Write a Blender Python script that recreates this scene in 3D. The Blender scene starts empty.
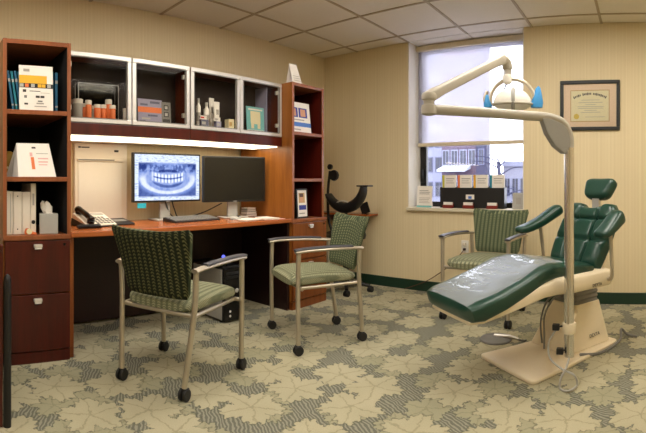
import bpy, bmesh, math, random
from math import sin, cos, tan, pi, hypot, radians, atan2, sqrt
from mathutils import Vector, Matrix
random.seed(7)
SC = bpy.context.scene
COL = SC.collection

# ------------------------------------------------------------------ camera (the photograph is a cylindrical panorama)
F, PX0, PY0, EYE = 461.0, 640.5, 182.0, 1.06     # px per radian, column that looks square at the back wall, horizon row, lens height
cam_d = bpy.data.cameras.new('camera'); cam = bpy.data.objects.new('camera', cam_d); COL.objects.link(cam)
cam_d.type = 'PANO'; cam_d.panorama_type = 'CENTRAL_CYLINDRICAL'
cam_d.central_cylindrical_radius = 1.0
cam_d.central_cylindrical_range_u_min = -323.0 / F
cam_d.central_cylindrical_range_u_max = 323.0 / F
cam_d.central_cylindrical_range_v_min = -(433.0 - PY0) / F
cam_d.central_cylindrical_range_v_max = PY0 / F
cam_d.clip_start = 0.02; cam_d.clip_end = 300
cam.location = (0, 0, EYE); cam.rotation_euler = (pi / 2, 0, (PX0 - 323.0) / F)
SC.camera = cam

# ------------------------------------------------------------------ daylight and exposure
world = bpy.data.worlds.new('overcast_sky'); SC.world = world; world.use_nodes = True
bg = world.node_tree.nodes['Background']; bg.inputs['Color'].default_value = (0.86, 0.89, 1.0, 1); bg.inputs['Strength'].default_value = 6.5
SC.view_settings.view_transform = 'Standard'; SC.view_settings.look = 'None'
SC.view_settings.gamma = 1.0; SC.view_settings.use_curve_mapping = False
SC.view_settings.exposure = 0.28
TROFFER = 10.0          # strength of the ceiling light diffusers
TASK = 4.5              # strength of the under-cabinet light

# ------------------------------------------------------------------ photo pixel -> place
def th(px): return (px - PX0) / F
def atX(px, py, X):
    t = th(px); Y = X / tan(t); r = hypot(X, Y); return Vector((X, Y, EYE - (py - PY0) * r / F))
def atY(px, py, Y):
    t = th(px); X = Y * tan(t); r = hypot(X, Y); return Vector((X, Y, EYE - (py - PY0) * r / F))
def atR(px, py, r):
    t = th(px); return Vector((r * sin(t), r * cos(t), EYE - (py - PY0) * r / F))
def atZ(px, py, z):
    return atR(px, py, F * (EYE - z) / (py - PY0))

# ------------------------------------------------------------------ materials
def C(r, g, b, a=1.0):
    f = lambda v: (v / 255 / 12.92) if v / 255 <= 0.04045 else ((v / 255 + 0.055) / 1.055) ** 2.4
    return (f(r), f(g), f(b), a)
class NT:
    def __init__(s, name):
        s.m = bpy.data.materials.new(name); s.m.use_nodes = True; s.t = s.m.node_tree
        s.b = s.t.nodes['Principled BSDF']; s.out = s.t.nodes['Material Output']
    def n(s, kind, **kw):
        x = s.t.nodes.new(kind)
        for k, v in kw.items(): setattr(x, k, v)
        return x
    def put(s, sock, v):
        if isinstance(v, bpy.types.NodeSocket): s.t.links.new(v, sock)
        else: sock.default_value = v
    def math(s, op, a, b=0.0, c=0.0):
        x = s.n('ShaderNodeMath', operation=op)
        s.put(x.inputs[0], a); s.put(x.inputs[1], b); s.put(x.inputs[2], c); return x.outputs[0]
    def vmath(s, op, a, b=(0, 0, 0)):
        x = s.n('ShaderNodeVectorMath', operation=op); s.put(x.inputs[0], a); s.put(x.inputs[1], b)
        return x.outputs[1] if op in ('LENGTH', 'DOT_PRODUCT') else x.outputs[0]
    def mix(s, f, a, b):
        x = s.n('ShaderNodeMix', data_type='RGBA'); s.put(x.inputs[0], f); s.put(x.inputs[6], a); s.put(x.inputs[7], b); return x.outputs[2]
    def ramp(s, f, stops):
        x = s.n('ShaderNodeValToRGB'); s.put(x.inputs[0], f); e = x.color_ramp.elements
        while len(e) < len(stops): e.new(0.5)
        for k, (p, c) in enumerate(stops): e[k].position = p; e[k].color = c
        return x.outputs[0]
    def step(s, v, lo, hi):
        x = s.n('ShaderNodeMapRange', interpolation_type='SMOOTHSTEP'); s.put(x.inputs[0], v); x.inputs[1].default_value = lo; x.inputs[2].default_value = hi
        return x.outputs[0]
    def obj(s): return s.n('ShaderNodeTexCoord').outputs['Object']
    def noise(s, vec, scale, detail=3.0, rough=0.5, out=0):
        x = s.n('ShaderNodeTexNoise'); s.put(x.inputs['Vector'], vec); x.inputs['Scale'].default_value = scale
        x.inputs['Detail'].default_value = detail; x.inputs['Roughness'].default_value = rough; return x.outputs[out]
    def scale(s, vec, v):
        return s.vmath('MULTIPLY', vec, v)
    def xyz(s, vec):
        x = s.n('ShaderNodeSeparateXYZ'); s.put(x.inputs[0], vec); return x.outputs
    def bump(s, h, strength=0.3, dist=0.002):
        x = s.n('ShaderNodeBump'); s.put(x.inputs['Height'], h); x.inputs['Strength'].default_value = strength; x.inputs['Distance'].default_value = dist
        s.t.links.new(x.outputs[0], s.b.inputs['Normal'])
    def fin(s, col=None, rough=None, metal=None):
        if col is not None: s.put(s.b.inputs['Base Color'], col)
        if rough is not None: s.put(s.b.inputs['Roughness'], rough)
        if metal is not None: s.put(s.b.inputs['Metallic'], metal)
        return s.m
MATS = {}
def plain(name, col, rough=0.5, metal=0.0, var=0.08, scale=40.0, bump=0.0, emit=None, estr=0.0):
    if name in MATS: return MATS[name]
    k = NT(name); o = k.obj(); f = k.noise(o, scale, 4.0)
    c1 = tuple(v * (1 - var) for v in col[:3]) + (1,); c2 = tuple(min(1, v * (1 + var)) for v in col[:3]) + (1,)
    k.fin(k.mix(f, c1, c2), rough, metal)
    if bump: k.bump(f, bump)
    if emit is not None:
        k.b.inputs['Emission Color'].default_value = emit; k.b.inputs['Emission Strength'].default_value = estr
    MATS[name] = k.m; return k.m
def wood(name, dark, light, axis='z', rough=0.28):
    k = NT(name); o = k.obj()
    st = {'z': (14, 14, 1.2), 'y': (14, 1.2, 14), 'x': (1.2, 14, 14)}[axis]
    v = k.scale(o, st); w = k.noise(v, 1.0, 5.0, 0.6); w2 = k.noise(k.scale(o, tuple(a * 7 for a in st)), 1.0, 3.0)
    f = k.math('ADD', k.math('MULTIPLY', w, 0.75), k.math('MULTIPLY', w2, 0.25))
    k.fin(k.ramp(f, [(0.3, dark), (0.7, light)]), rough); k.bump(w2, 0.05)
    k.b.inputs['Specular IOR Level'].default_value = 0.35; k.b.inputs['Coat Weight'].default_value = 0.1; k.b.inputs['Coat Roughness'].default_value = 0.15
    MATS[name] = k.m; return k.m
wood('cherry', C(78, 33, 20), C(112, 50, 28), 'z')
wood('cherry_edge', C(120, 66, 38), C(158, 92, 54), 'z', 0.35)
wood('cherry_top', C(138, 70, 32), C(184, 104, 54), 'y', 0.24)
wood('cherry_side', C(118, 68, 24), C(158, 98, 40), 'z', 0.35)
wood('cherry_front', C(56, 14, 8), C(86, 24, 13), 'z')
wood('cherry_warm', C(106, 54, 22), C(142, 80, 34), 'z')
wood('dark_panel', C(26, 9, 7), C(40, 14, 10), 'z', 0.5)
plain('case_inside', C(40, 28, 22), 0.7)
plain('shadow_black', C(13, 10, 9), 0.8)  # painted shade for the insides of the bookcase bays
plain('black', C(20, 20, 21), 0.45)
plain('black_gloss', C(14, 14, 16), 0.15)
plain('rubber', C(24, 24, 25), 0.6)
plain('metal', C(196, 186, 168), 0.36, 0.75, 0.03)
plain('chrome', C(215, 214, 210), 0.14, 1.0, 0.02)
plain('nickel', C(225, 222, 215), 0.3, 0.6, 0.03)
plain('alu', C(212, 208, 204), 0.38, 0.55, 0.03)
plain('white', C(232, 228, 220), 0.5, 0, 0.02)
plain('paper', C(238, 232, 224), 0.75, 0, 0.02)
plain('offwhite', C(224, 214, 198), 0.5, 0, 0.03)
plain('beige_plastic', C(178, 171, 157), 0.42, 0, 0.03)
plain('cream_shell', C(236, 222, 194), 0.4, 0, 0.03)
plain('green_leather', C(26, 63, 51), 0.3, 0, 0.12, 60, 0.08)
plain('reveal', C(226, 220, 208), 0.7, 0, 0.02)
plain('sill', C(214, 204, 178), 0.45, 0, 0.03)
plain('shade_bar', C(214, 200, 172), 0.5, 0, 0.03)
plain('arm_grey', C(66, 66, 74), 0.45, 0.0)
plain('steel_pole', C(222, 218, 210), 0.2, 0.92, 0.02)
plain('grey_plastic', C(150, 148, 142), 0.45, 0, 0.04)
plain('baseboard', C(20, 52, 36), 0.5, 0, 0.08)
plain('dark_red', C(120, 36, 24), 0.4)
for nm, c in dict(blue=(20, 96, 134), teal=(24, 128, 150), cyan=(40, 178, 210), sky=(56, 148, 214), orange=(226, 118, 62), yellow=(232, 176, 40), gold=(170, 130, 44),
                  skin=(206, 150, 112), grey=(120, 118, 114), ink=(60, 56, 54), pale_ink=(168, 162, 154), pink=(226, 176, 170), navy=(40, 52, 140), royal=(70, 120, 200),
                  lilac=(150, 146, 170), slate=(96, 98, 120), aqua=(120, 190, 192), red=(190, 52, 40), lime=(190, 190, 60), brown=(90, 56, 36), mat_pink=(232, 206, 176),
                  parchment=(230, 220, 180), seal=(214, 188, 84), tan=(196, 160, 104), silver=(176, 174, 168)).items():
    plain(nm, C(*c), 0.5, 0, 0.04)

def glass(name, tint=(1, 1, 1, 1), refl=0.10):
    k = NT(name); t = k.n('ShaderNodeBsdfTransparent'); t.inputs[0].default_value = tint
    g = k.n('ShaderNodeBsdfGlossy'); g.inputs['Roughness'].default_value = 0.04
    fr = k.n('ShaderNodeFresnel'); fr.inputs[0].default_value = 1.45
    f = k.math('MULTIPLY', fr.outputs[0], refl * 10)
    mx = k.n('ShaderNodeMixShader'); k.t.links.new(f, mx.inputs[0]); k.t.links.new(t.outputs[0], mx.inputs[1]); k.t.links.new(g.outputs[0], mx.inputs[2])
    k.t.links.new(mx.outputs[0], k.out.inputs[0]); MATS[name] = k.m
glass('glass'); glass('acrylic', (0.88, 0.88, 0.85, 1), 0.03); glass('cab_glass', (0.93, 0.92, 0.9, 1), 0.006)

def mk_wallpaper():
    k = NT('wallpaper'); o = k.obj(); x, y, z = k.xyz(o)
    q = k.math('ADD', x, y)
    v = k.n('ShaderNodeCombineXYZ'); k.put(v.inputs[0], k.math('MULTIPLY', q, 80.0)); k.put(v.inputs[2], k.math('MULTIPLY', z, 0.4))
    w = k.noise(v.outputs[0], 1.0, 2.0, 0.6)
    s1 = k.math('SINE', k.math('MULTIPLY', q, 2 * pi / 0.03))
    f = k.math('ADD', k.math('MULTIPLY', w, 0.8), k.math('MULTIPLY', s1, 0.06))
    k.fin(k.ramp(f, [(0.2, C(218, 200, 160)), (0.75, C(232, 216, 180))]), 0.62); k.bump(w, 0.06)
    MATS['wallpaper'] = k.m
mk_wallpaper()
def mk_tile():
    k = NT('ceiling_tile'); o = k.obj(); w = k.noise(o, 90, 3, 0.6); w2 = k.noise(o, 3, 2)
    k.fin(k.mix(k.math('ADD', k.math('MULTIPLY', w, 0.6), k.math('MULTIPLY', w2, 0.4)), C(222, 214, 200), C(238, 232, 220)), 0.85); k.bump(w, 0.25)
    MATS['ceiling_tile'] = k.m
mk_tile(); plain('grid_bar', C(176, 160, 132), 0.5, 0, 0.03)
def mk_carpet():
    k = NT('leaf_carpet'); o = k.obj(); x, y, z = k.xyz(o)
    warp = k.vmath('SUBTRACT', k.noise(o, 16.0, 4.0, 0.7, 1), (0.5, 0.5, 0.5))
    p0 = k.vmath('ADD', o, k.scale(warp, (0.07, 0.07, 0)))
    hatch_v = k.math('ADD', k.math('MULTIPLY', x, 0.55), y)
    hat = k.step(k.math('SINE', k.math('ADD', k.math('MULTIPLY', hatch_v, 330.0), k.math('MULTIPLY', k.noise(o, 14, 2), 16.0))), -0.2, 0.5)
    col = k.mix(hat, C(108, 108, 98), C(150, 148, 132))
    tone = k.noise(o, 5.0, 2)
    fine = k.noise(o, 160.0, 2)
    for off, sc, R0, c1, c2 in (((3.3, 1.7, 0), 3.6, 0.42, C(154, 151, 126), C(176, 171, 143)), ((0, 0, 0), 3.0, 0.475, C(174, 167, 139), C(196, 187, 158))):
        p = k.vmath('ADD', p0, off)
        v = k.n('ShaderNodeTexVoronoi', voronoi_dimensions='2D'); k.put(v.inputs['Vector'], p); v.inputs['Scale'].default_value = sc; v.inputs['Randomness'].default_value = 0.45
        d = k.vmath('SUBTRACT', p, v.outputs['Position'])
        dx, dy, dz = k.xyz(d); r = k.math('MULTIPLY', k.math('SQRT', k.math('ADD', k.math('MULTIPLY', dx, dx), k.math('MULTIPLY', dy, dy))), sc)
        cr = k.xyz(v.outputs['Color'])
        a = k.math('ADD', k.math('ARCTAN2', dy, dx), k.math('MULTIPLY', cr[0], 6.283))
        lobe = k.math('POWER', k.math('ABSOLUTE', k.math('COSINE', k.math('MULTIPLY', a, 2.5))), 0.55)
        ser = k.math('COSINE', k.math('MULTIPLY', a, 22.0))
        R = k.math('MULTIPLY', k.math('ADD', k.math('ADD', k.math('MULTIPLY', lobe, 0.42), 0.55), k.math('MULTIPLY', ser, 0.07)), R0)
        q = k.math('SUBTRACT', r, R)
        outl = k.step(q, 0.05, 0.0)
        inside = k.step(q, 0.015, -0.01)
        vein = k.math('MULTIPLY', k.math('ABSOLUTE', k.math('SINE', k.math('MULTIPLY', a, 2.5))), r)
        vm = k.math('MULTIPLY', k.step(vein, 0.045, 0.012), k.step(r, 0.62, 0.3))
        leaf = k.mix(tone, c1, c2)
        leaf = k.mix(k.math('MULTIPLY', vm, 0.42), leaf, C(118, 116, 88))
        col = k.mix(k.math('MULTIPLY', outl, 0.8), col, C(82, 84, 70))
        col = k.mix(inside, col, leaf)
    col = k.mix(k.math('MULTIPLY', fine, 0.35), col, C(110, 108, 84))
    k.fin(col, 0.95); k.bump(fine, 0.5, 0.004); k.b.inputs['Specular IOR Level'].default_value = 0.1
    MATS['carpet'] = k.m
mk_carpet()
def mk_fabric(name, base, base2, dash, amount, dens=1.0):
    k = NT(name); o = k.obj(); x, y, z = k.xyz(o)
    v = k.math('ADD', k.math('MULTIPLY', y, 1.0), z)
    col_id = k.math('MULTIPLY', x, 1 / 0.034)
    sx = k.math('ABSOLUTE', k.math('SUBTRACT', k.math('FRACT', col_id), 0.5))
    zz = k.math('FRACT', k.math('ADD', k.math('MULTIPLY', v, 1 / 0.013), k.math('MULTIPLY', sx, 1.6)))
    chev = k.math('MULTIPLY', k.step(zz, 0.45, 0.6), k.step(sx, 0.36, 0.2))
    f = k.noise(o, 70, 3)
    b = k.mix(f, base, base2)
    c = k.mix(k.math('MULTIPLY', chev, amount), b, dash)
    k.fin(c, 0.85); k.bump(k.noise(o, 300, 2), 0.3)
    k.b.inputs['Specular IOR Level'].default_value = 0.15
    MATS[name] = k.m
mk_fabric('back_fabric', C(58, 68, 50), C(82, 92, 70), C(158, 160, 122), 0.6)
mk_fabric('back_rear_fabric', C(28, 34, 25), C(42, 48, 36), C(136, 134, 88), 0.5)
mk_fabric('seat_fabric', C(88, 94, 74), C(126, 128, 102), C(198, 194, 158), 0.55)
def mk_shade():
    k = NT('shade_cloth'); t = k.n('ShaderNodeBsdfTransparent'); t.inputs[0].default_value = (1, 1, 1, 1)
    d = k.n('ShaderNodeBsdfDiffuse'); d.inputs[0].default_value = C(226, 220, 222)
    tr = k.n('ShaderNodeBsdfTranslucent'); tr.inputs[0].default_value = C(226, 222, 232)
    o = k.obj(); f = k.noise(o, 400, 1)
    m1 = k.n('ShaderNodeMixShader'); m1.inputs[0].default_value = 0.8; k.t.links.new(d.outputs[0], m1.inputs[1]); k.t.links.new(tr.outputs[0], m1.inputs[2])
    m2 = k.n('ShaderNodeMixShader'); k.put(m2.inputs[0], k.math('ADD', k.math('MULTIPLY', f, 0.1), 0.40)); k.t.links.new(t.outputs[0], m2.inputs[1]); k.t.links.new(m1.outputs[0], m2.inputs[2])
    k.t.links.new(m2.outputs[0], k.out.inputs[0]); MATS['shade_cloth'] = k.m
mk_shade()
def mk_screen():
    k = NT('xray_screen'); o = k.obj(); x, y, z = k.xyz(o)     # local: y across, z up, both from the screen centre, metres
    u = k.math('MULTIPLY', y, 1 / 0.29); w = k.math('MULTIPLY', z, 1 / 0.17)
    n = k.noise(o, 26, 5, 0.6)
    e = k.math('ADD', k.math('MULTIPLY', k.math('MULTIPLY', u, u), 1.0), k.math('MULTIPLY', k.math('MULTIPLY', k.math('ADD', w, 0.05), k.math('ADD', w, 0.05)), 1.5))
    au, aw_ = k.math('ABSOLUTE', u), k.math('ABSOLUTE', k.math('ADD', w, 0.10))
    inside = k.math('MULTIPLY', k.step(au, 0.93, 0.88), k.step(aw_, 0.82, 0.72))
    head = k.step(e, 1.15, 0.7)
    curve = k.math('ADD', w, k.math('MULTIPLY', k.math('MULTIPLY', u, u), -0.5))
    cc = k.math('ABSOLUTE', k.math('ADD', curve, 0.06))
    band = k.math('MULTIPLY', k.step(cc, 0.24, 0.14), k.step(au, 0.55, 0.44))
    gap = k.math('MULTIPLY', k.step(cc, 0.05, 0.02), k.step(au, 0.5, 0.4))
    teeth = k.step(k.math('SINE', k.math('MULTIPLY', u, 60.0)), -0.8, 0.0)
    rim = k.math('MULTIPLY', k.step(k.math('ABSOLUTE', k.math('SUBTRACT', e, 0.20)), 0.10, 0.03), k.step(cc, 0.2, 0.3))
    jaw = k.math('MULTIPLY', k.step(k.math('ABSOLUTE', k.math('SUBTRACT', e, 0.62)), 0.2, 0.06), k.step(w, 0.25, -0.1))
    upper = k.math('MULTIPLY', k.step(k.math('ABSOLUTE', k.math('SUBTRACT', w, 0.42)), 0.22, 0.1), k.step(k.noise(k.scale(o, (1, 30, 22)), 1.0, 3), 0.42, 0.58))
    v0 = k.math('ADD', k.math('MULTIPLY', n, 0.35), k.math('MULTIPLY', head, 0.30))
    v0 = k.math('ADD', v0, k.math('MULTIPLY', jaw, 0.28))
    v0 = k.math('ADD', v0, k.math('MULTIPLY', k.math('MULTIPLY', band, teeth), 0.34))
    v0 = k.math('SUBTRACT', v0, k.math('MULTIPLY', rim, 0.30))
    v0 = k.math('SUBTRACT', v0, k.math('MULTIPLY', gap, 0.45))
    v0 = k.math('SUBTRACT', v0, k.math('MULTIPLY', upper, 0.28))
    img = k.ramp(v0, [(0.08, C(44, 62, 128)), (0.42, C(122, 146, 212)), (0.85, C(236, 244, 255))])
    frame = k.mix(k.step(k.noise(k.scale(o, (1, 30, 120)), 1.0, 2), 0.5, 0.62), C(222, 234, 255), C(176, 192, 232))
    col = k.mix(inside, frame, img)
    em = k.n('ShaderNodeEmission'); k.put(em.inputs[0], col); em.inputs[1].default_value = 1.0
    k.t.links.new(em.outputs[0], k.out.inputs[0]); MATS['xray_screen'] = k.m
mk_screen()
def mk_emit(name, col, s):
    k = NT(name); em = k.n('ShaderNodeEmission'); em.inputs[0].default_value = col; em.inputs[1].default_value = s
    k.t.links.new(em.outputs[0], k.out.inputs[0]); MATS[name] = k.m
mk_emit('troffer_glow', (1.0, 0.93, 0.82, 1), TROFFER); mk_emit('task_glow', (1.0, 0.86, 0.62, 1), TASK); mk_emit('blue_led', (0.1, 0.12, 1, 1), 2.0)
def mk_plastic_sheet():
    k = NT('clear_cover'); o = k.obj(); n = k.noise(k.scale(o, (4, 9, 5)), 1.2, 2, 0.5)
    t = k.n('ShaderNodeBsdfTransparent'); t.inputs[0].default_value = (0.93, 0.95, 0.95, 1)
    k.b.inputs['Base Color'].default_value = C(200, 206, 214); k.b.inputs['Roughness'].default_value = 0.08; k.bump(n, 0.45, 0.03)
    mx = k.n('ShaderNodeMixShader'); mx.inputs[0].default_value = 0.40; k.t.links.new(t.outputs[0], mx.inputs[1]); k.t.links.new(k.b.outputs[0], mx.inputs[2])
    k.t.links.new(mx.outputs[0], k.out.inputs[0]); MATS['clear_cover'] = k.m
mk_plastic_sheet()
def mk_brick(name, c1, c2, cm):
    k = NT(name); b = k.n('ShaderNodeTexBrick'); o = k.obj(); x, y, z = k.xyz(o)
    v = k.n('ShaderNodeCombineXYZ'); k.put(v.inputs[0], k.math('ADD', x, y)); k.put(v.inputs[1], z); k.put(b.inputs['Vector'], v.outputs[0])
    b.inputs['Color1'].default_value = c1; b.inputs['Color2'].default_value = c2; b.inputs['Mortar'].default_value = cm; b.inputs['Scale'].default_value = 2.0
    k.fin(b.outputs[0], 0.85); MATS[name] = k.m
mk_brick('far_brick', C(62, 50, 66), C(76, 58, 70), C(84, 80, 98))
plain('far_stone', C(84, 86, 108), 0.8); plain('far_pale', C(116, 118, 136), 0.8); plain('far_glass', C(20, 24, 44), 0.3); plain('far_white', C(120, 120, 134), 0.8)
plain('far_dark', C(30, 32, 58), 0.7); plain('far_ground', C(104, 108, 122), 0.9); plain('snow', C(150, 154, 166), 0.9)

# ------------------------------------------------------------------ mesh helpers
class MB:
    def __init__(s): s.v = []; s.f = []; s.m = []
    def add(s, verts, faces, mi=0, mat=None):
        b = len(s.v)
        s.v += [tuple(mat @ Vector(p)) if mat else tuple(p) for p in verts]
        s.f += [tuple(b + i for i in f) for f in faces]; s.m += [mi] * len(faces); return s
    def box(s, x0, x1, y0, y1, z0, z1, mi=0, mat=None):
        v = [(x, y, z) for z in (z0, z1) for y in (y0, y1) for x in (x0, x1)]
        return s.add(v, [(0, 2, 3, 1), (4, 5, 7, 6), (0, 1, 5, 4), (2, 6, 7, 3), (0, 4, 6, 2), (1, 3, 7, 5)], mi, mat)
    def ring_loft(s, rings, mi=0, cap=True, closed=True, mat=None):
        n = len(rings[0]); v = [p for r in rings for p in r]; f = []
        for a in range(len(rings) - 1):
            for i in range(n if closed else n - 1):
                j = (i + 1) % n; f.append((a * n + i, a * n + j, (a + 1) * n + j, (a + 1) * n + i))
        if cap: f.append(tuple(range(n - 1, -1, -1))); f.append(tuple(range((len(rings) - 1) * n, len(rings) * n)))
        return s.add(v, f, mi, mat)
    def tube(s, pts, r, seg=10, mi=0, ry=None, mat=None, up=(0, 0, 1)):
        P = [Vector(p) for p in pts]; rs = r if isinstance(r, (list, tuple)) else [r] * len(P); rings = []
        prev = None
        for i, p in enumerate(P):
            t = (P[min(i + 1, len(P) - 1)] - P[max(i - 1, 0)]).normalized()
            if prev is None:
                u = Vector(up) if abs(t.dot(Vector(up))) < 0.95 else Vector((1, 0, 0))
                a = t.cross(u).normalized()
            else: a = (prev - t * prev.dot(t)).normalized()
            prev = a; b = a.cross(t).normalized() * -1.0; k = (ry / r) if (ry and not isinstance(r, (list, tuple))) else 1.0
            rings.append([p + a * (cos(2 * pi * j / seg) * rs[i]) + b * (sin(2 * pi * j / seg) * rs[i] * k) for j in range(seg)])
        return s.ring_loft(rings, mi, mat=mat)
    def lathe(s, prof, seg=20, mi=0, mat=None, c=(0, 0, 0)):
        rings = [[(c[0] + r * cos(2 * pi * j / seg), c[1] + r * sin(2 * pi * j / seg), c[2] + z) for j in range(seg)] for r, z in prof]
        return s.ring_loft(rings, mi, mat=mat)
    def prism(s, poly, d0, d1, plane='xz', mi=0, mat=None):
        f = {'xz': lambda a, b, d: (a, d, b), 'yz': lambda a, b, d: (d, a, b), 'xy': lambda a, b, d: (a, b, d)}[plane]
        return s.ring_loft([[f(a, b, d0) for a, b in poly], [f(a, b, d1) for a, b in poly]], mi, mat=mat)
    def quad(s, a, b, c, d, mi=0, mat=None): return s.add([a, b, c, d], [(0, 1, 2, 3)], mi, mat)
def spline(pts, n=8):
    P = [Vector(p) for p in pts]; out = []
    for i in range(len(P) - 1):
        p0, p1, p2, p3 = P[max(i - 1, 0)], P[i], P[i + 1], P[min(i + 2, len(P) - 1)]
        for k in range(n):
            t = k / n; out.append(0.5 * ((2 * p1) + (p2 - p0) * t + (2 * p0 - 5 * p1 + 4 * p2 - p3) * t * t + (3 * p1 - p0 - 3 * p2 + p3) * t ** 3))
    return out + [P[-1]]
def superell(n, hw, hh, e=3.0):
    out = []
    for j in range(n):
        a = 2 * pi * j / n; c, q = cos(a), sin(a)
        out.append((hw * abs(c) ** (2 / e) * (1 if c >= 0 else -1), hh * abs(q) ** (2 / e) * (1 if q >= 0 else -1)))
    return out
ROOT = {}
def thing(name, label, cat, loc=(0, 0, 0), rz=0.0, group=None, kind=None):
    o = bpy.data.objects.new(name, None); COL.objects.link(o); o.location = loc; o.rotation_euler = (0, 0, rz); o.empty_display_size = 0.1
    if label: o['label'] = label
    if cat: o['category'] = cat
    if group: o['group'] = group
    if kind: o['kind'] = kind
    ROOT[o.name] = Matrix.Translation(Vector(loc)) @ Matrix.Rotation(rz, 4, 'Z'); return o
def tag(o, label, cat, group=None):
    o['label'] = label; o['category'] = cat
    if group: o['group'] = group
    return o
def root_of(o):
    while o.parent: o = o.parent
    return o
def obj(name, mb, mats, parent=None, world=False, bevel=0.0, smooth=False, seg=2, origin=True, rz=0.0):
    v = mb.v
    loc = None
    if parent is not None and world:
        inv = ROOT[root_of(parent).name].inverted(); v = [tuple(inv @ Vector(p)) for p in v]
    if parent is None and origin:
        xs, ys, zs = zip(*v); loc = Vector(((min(xs) + max(xs)) / 2, (min(ys) + max(ys)) / 2, min(zs))); v = [tuple(Vector(p) - loc) for p in v]
    me = bpy.data.meshes.new(name); me.from_pydata(v, [], mb.f); me.update()
    bm = bmesh.new(); bm.from_mesh(me); bmesh.ops.recalc_face_normals(bm, faces=bm.faces); bm.to_mesh(me); bm.free()
    for m in (mats if isinstance(mats, (list, tuple)) else [mats]): me.materials.append(MATS[m] if isinstance(m, str) else m)
    for p, i in zip(me.polygons, mb.m): p.material_index = i
    if smooth: me.shade_smooth(); me.set_sharp_from_angle(angle=radians(42))
    o = bpy.data.objects.new(name, me); COL.objects.link(o)
    if loc is not None: o.location = loc; ROOT[o.name] = Matrix.Translation(loc)
    elif parent is None: ROOT[o.name] = Matrix.Identity(4)
    if parent is not None: o.parent = parent
    if bevel:
        b = o.modifiers.new('bevel', 'BEVEL'); b.width = bevel; b.segments = seg; b.limit_method = 'ANGLE'; b.angle_limit = radians(40)
    return o
def copy_tree(o, parent=None):
    c = o.copy(); COL.objects.link(c); c.parent = parent
    for ch in list(o.children): copy_tree(ch, c)
    return c
def text_mesh(body, size, depth=0.0008):
    cu = bpy.data.curves.new('txt', 'FONT'); cu.body = body; cu.size = size; cu.extrude = depth; cu.align_x = 'CENTER'; cu.align_y = 'CENTER'; cu.resolution_u = 2
    to = bpy.data.objects.new('txt', cu); COL.objects.link(to); dg = bpy.context.evaluated_depsgraph_get()
    me = to.evaluated_get(dg).to_mesh(); mb = MB(); mb.add([tuple(v.co) for v in me.vertices], [tuple(p.vertices) for p in me.polygons]); to.to_mesh_clear
    bpy.data.objects.remove(to); return mb
def struct(name, mb, mat, parent=None, **kw):
    o = obj(name, mb, mat, parent, origin=kw.pop('origin', False), **kw)
    if parent is None: o['kind'] = 'structure'
    return o
def M4(loc, rx=0, ry=0, rz=0):
    return Matrix.Translation(Vector(loc)) @ Matrix.Rotation(rz, 4, 'Z') @ Matrix.Rotation(ry, 4, 'Y') @ Matrix.Rotation(rx, 4, 'X')

# ================================================================== the room
XL, XR, YB, YF, HC = -3.28, 1.6, 4.0, -2.2, 2.44
WX0, WX1, WD = -2.21, -1.034, 4.25     # window opening, glass plane
SILL = 0.81
struct('floor', MB().box(XL - .1, XR + .1, YF - .1, YB + .35, -0.05, 0), 'carpet')
struct('wall_left', MB().box(XL - .12, XL, YF - .1, YB + .35, 0, HC + .1), 'wallpaper')
wb = MB().box(XL, WX0, YB, YB + .35, 0, HC + .1).box(WX1, XR, YB, YB + .35, 0, HC + .1).box(WX0, WX1, YB, YB + .35, 0, SILL - .03)
struct('wall_back', wb, 'wallpaper')
struct('wall_right', MB().box(XR, XR + .12, YF - .1, YB + .35, 0, HC + .1), 'wallpaper')
struct('wall_front', MB().box(XL, XR, YF - .12, YF, 0, HC + .1), 'wallpaper')
struct('baseboard_back', MB().box(XL, XR, YB - .012, YB, 0, 0.1), 'baseboard', bevel=.003)
struct('baseboard_left', MB().box(XL, XL + .012, YF, YB - .012, 0, 0.1), 'baseboard', bevel=.003)
# ceiling: slab above, T-bars and tiles as pieces of it
ceil = struct('ceiling', MB().box(XL - .1, XR + .1, YF - .1, YB + .35, HC + .03, HC + .12), 'ceiling_tile')
PIT = 0.62
gx = [-2.82 + PIT * i for i in range(-1, 8)]; gy = [3.78 - PIT * j for j in range(-1, 11)]
LIGHTS = [(-2.20, 1.30), (-0.96, 1.92), (0.28, 1.92), (-2.20, -0.56), (-0.34, -0.56)]     # cell corner, 1 x 2 cells
def lit(x, y):
    return any(abs(x - a) < .02 and (abs(y - b) < .02 or abs(y - b - PIT) < .02) for a, b in LIGHTS)
tile_full = None
for x0 in gx:
    for y1 in gy:
        y0 = y1 - PIT
        a0, a1, b0, b1 = max(x0, XL), min(x0 + PIT, XR), max(y0, YF), min(y1, YB + .24)
        if a1 - a0 < .05 or b1 - b0 < .05 or lit(x0, y0): continue
        if b1 > YB:      # only the window recess goes past the wall plane
            a0, a1 = max(a0, WX0), min(a1, WX1)
            parts = [(max(x0, XL), min(x0 + PIT, XR), b0, YB - .001)]
            if a1 - a0 > .05: parts.append((a0, a1, YB - .001, b1))
        else: parts = [(a0, a1, b0, b1)]
        for (p0, p1, q0, q1) in parts:
            w, d = p1 - p0 - .016, q1 - q0 - .016
            if w < .02 or d < .02: continue
            full = abs(p1 - p0 - PIT) < .001 and abs(q1 - q0 - PIT) < .001
            if full and tile_full:
                t = tile_full.copy(); COL.objects.link(t); t.parent = ceil
            else:
                t = obj('ceiling_tile', MB().box(-w / 2, w / 2, -d / 2, d / 2, 0.004, 0.022), 'ceiling_tile', ceil)
                if full: tile_full = t
            t.location = ((p0 + p1) / 2, (q0 + q1) / 2, HC)
for x in gx:
    if XL < x < XR: obj('grid_bar', MB().box(x - .011, x + .011, YF, YB, HC - .002, HC + .02), 'grid_bar', ceil)
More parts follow.
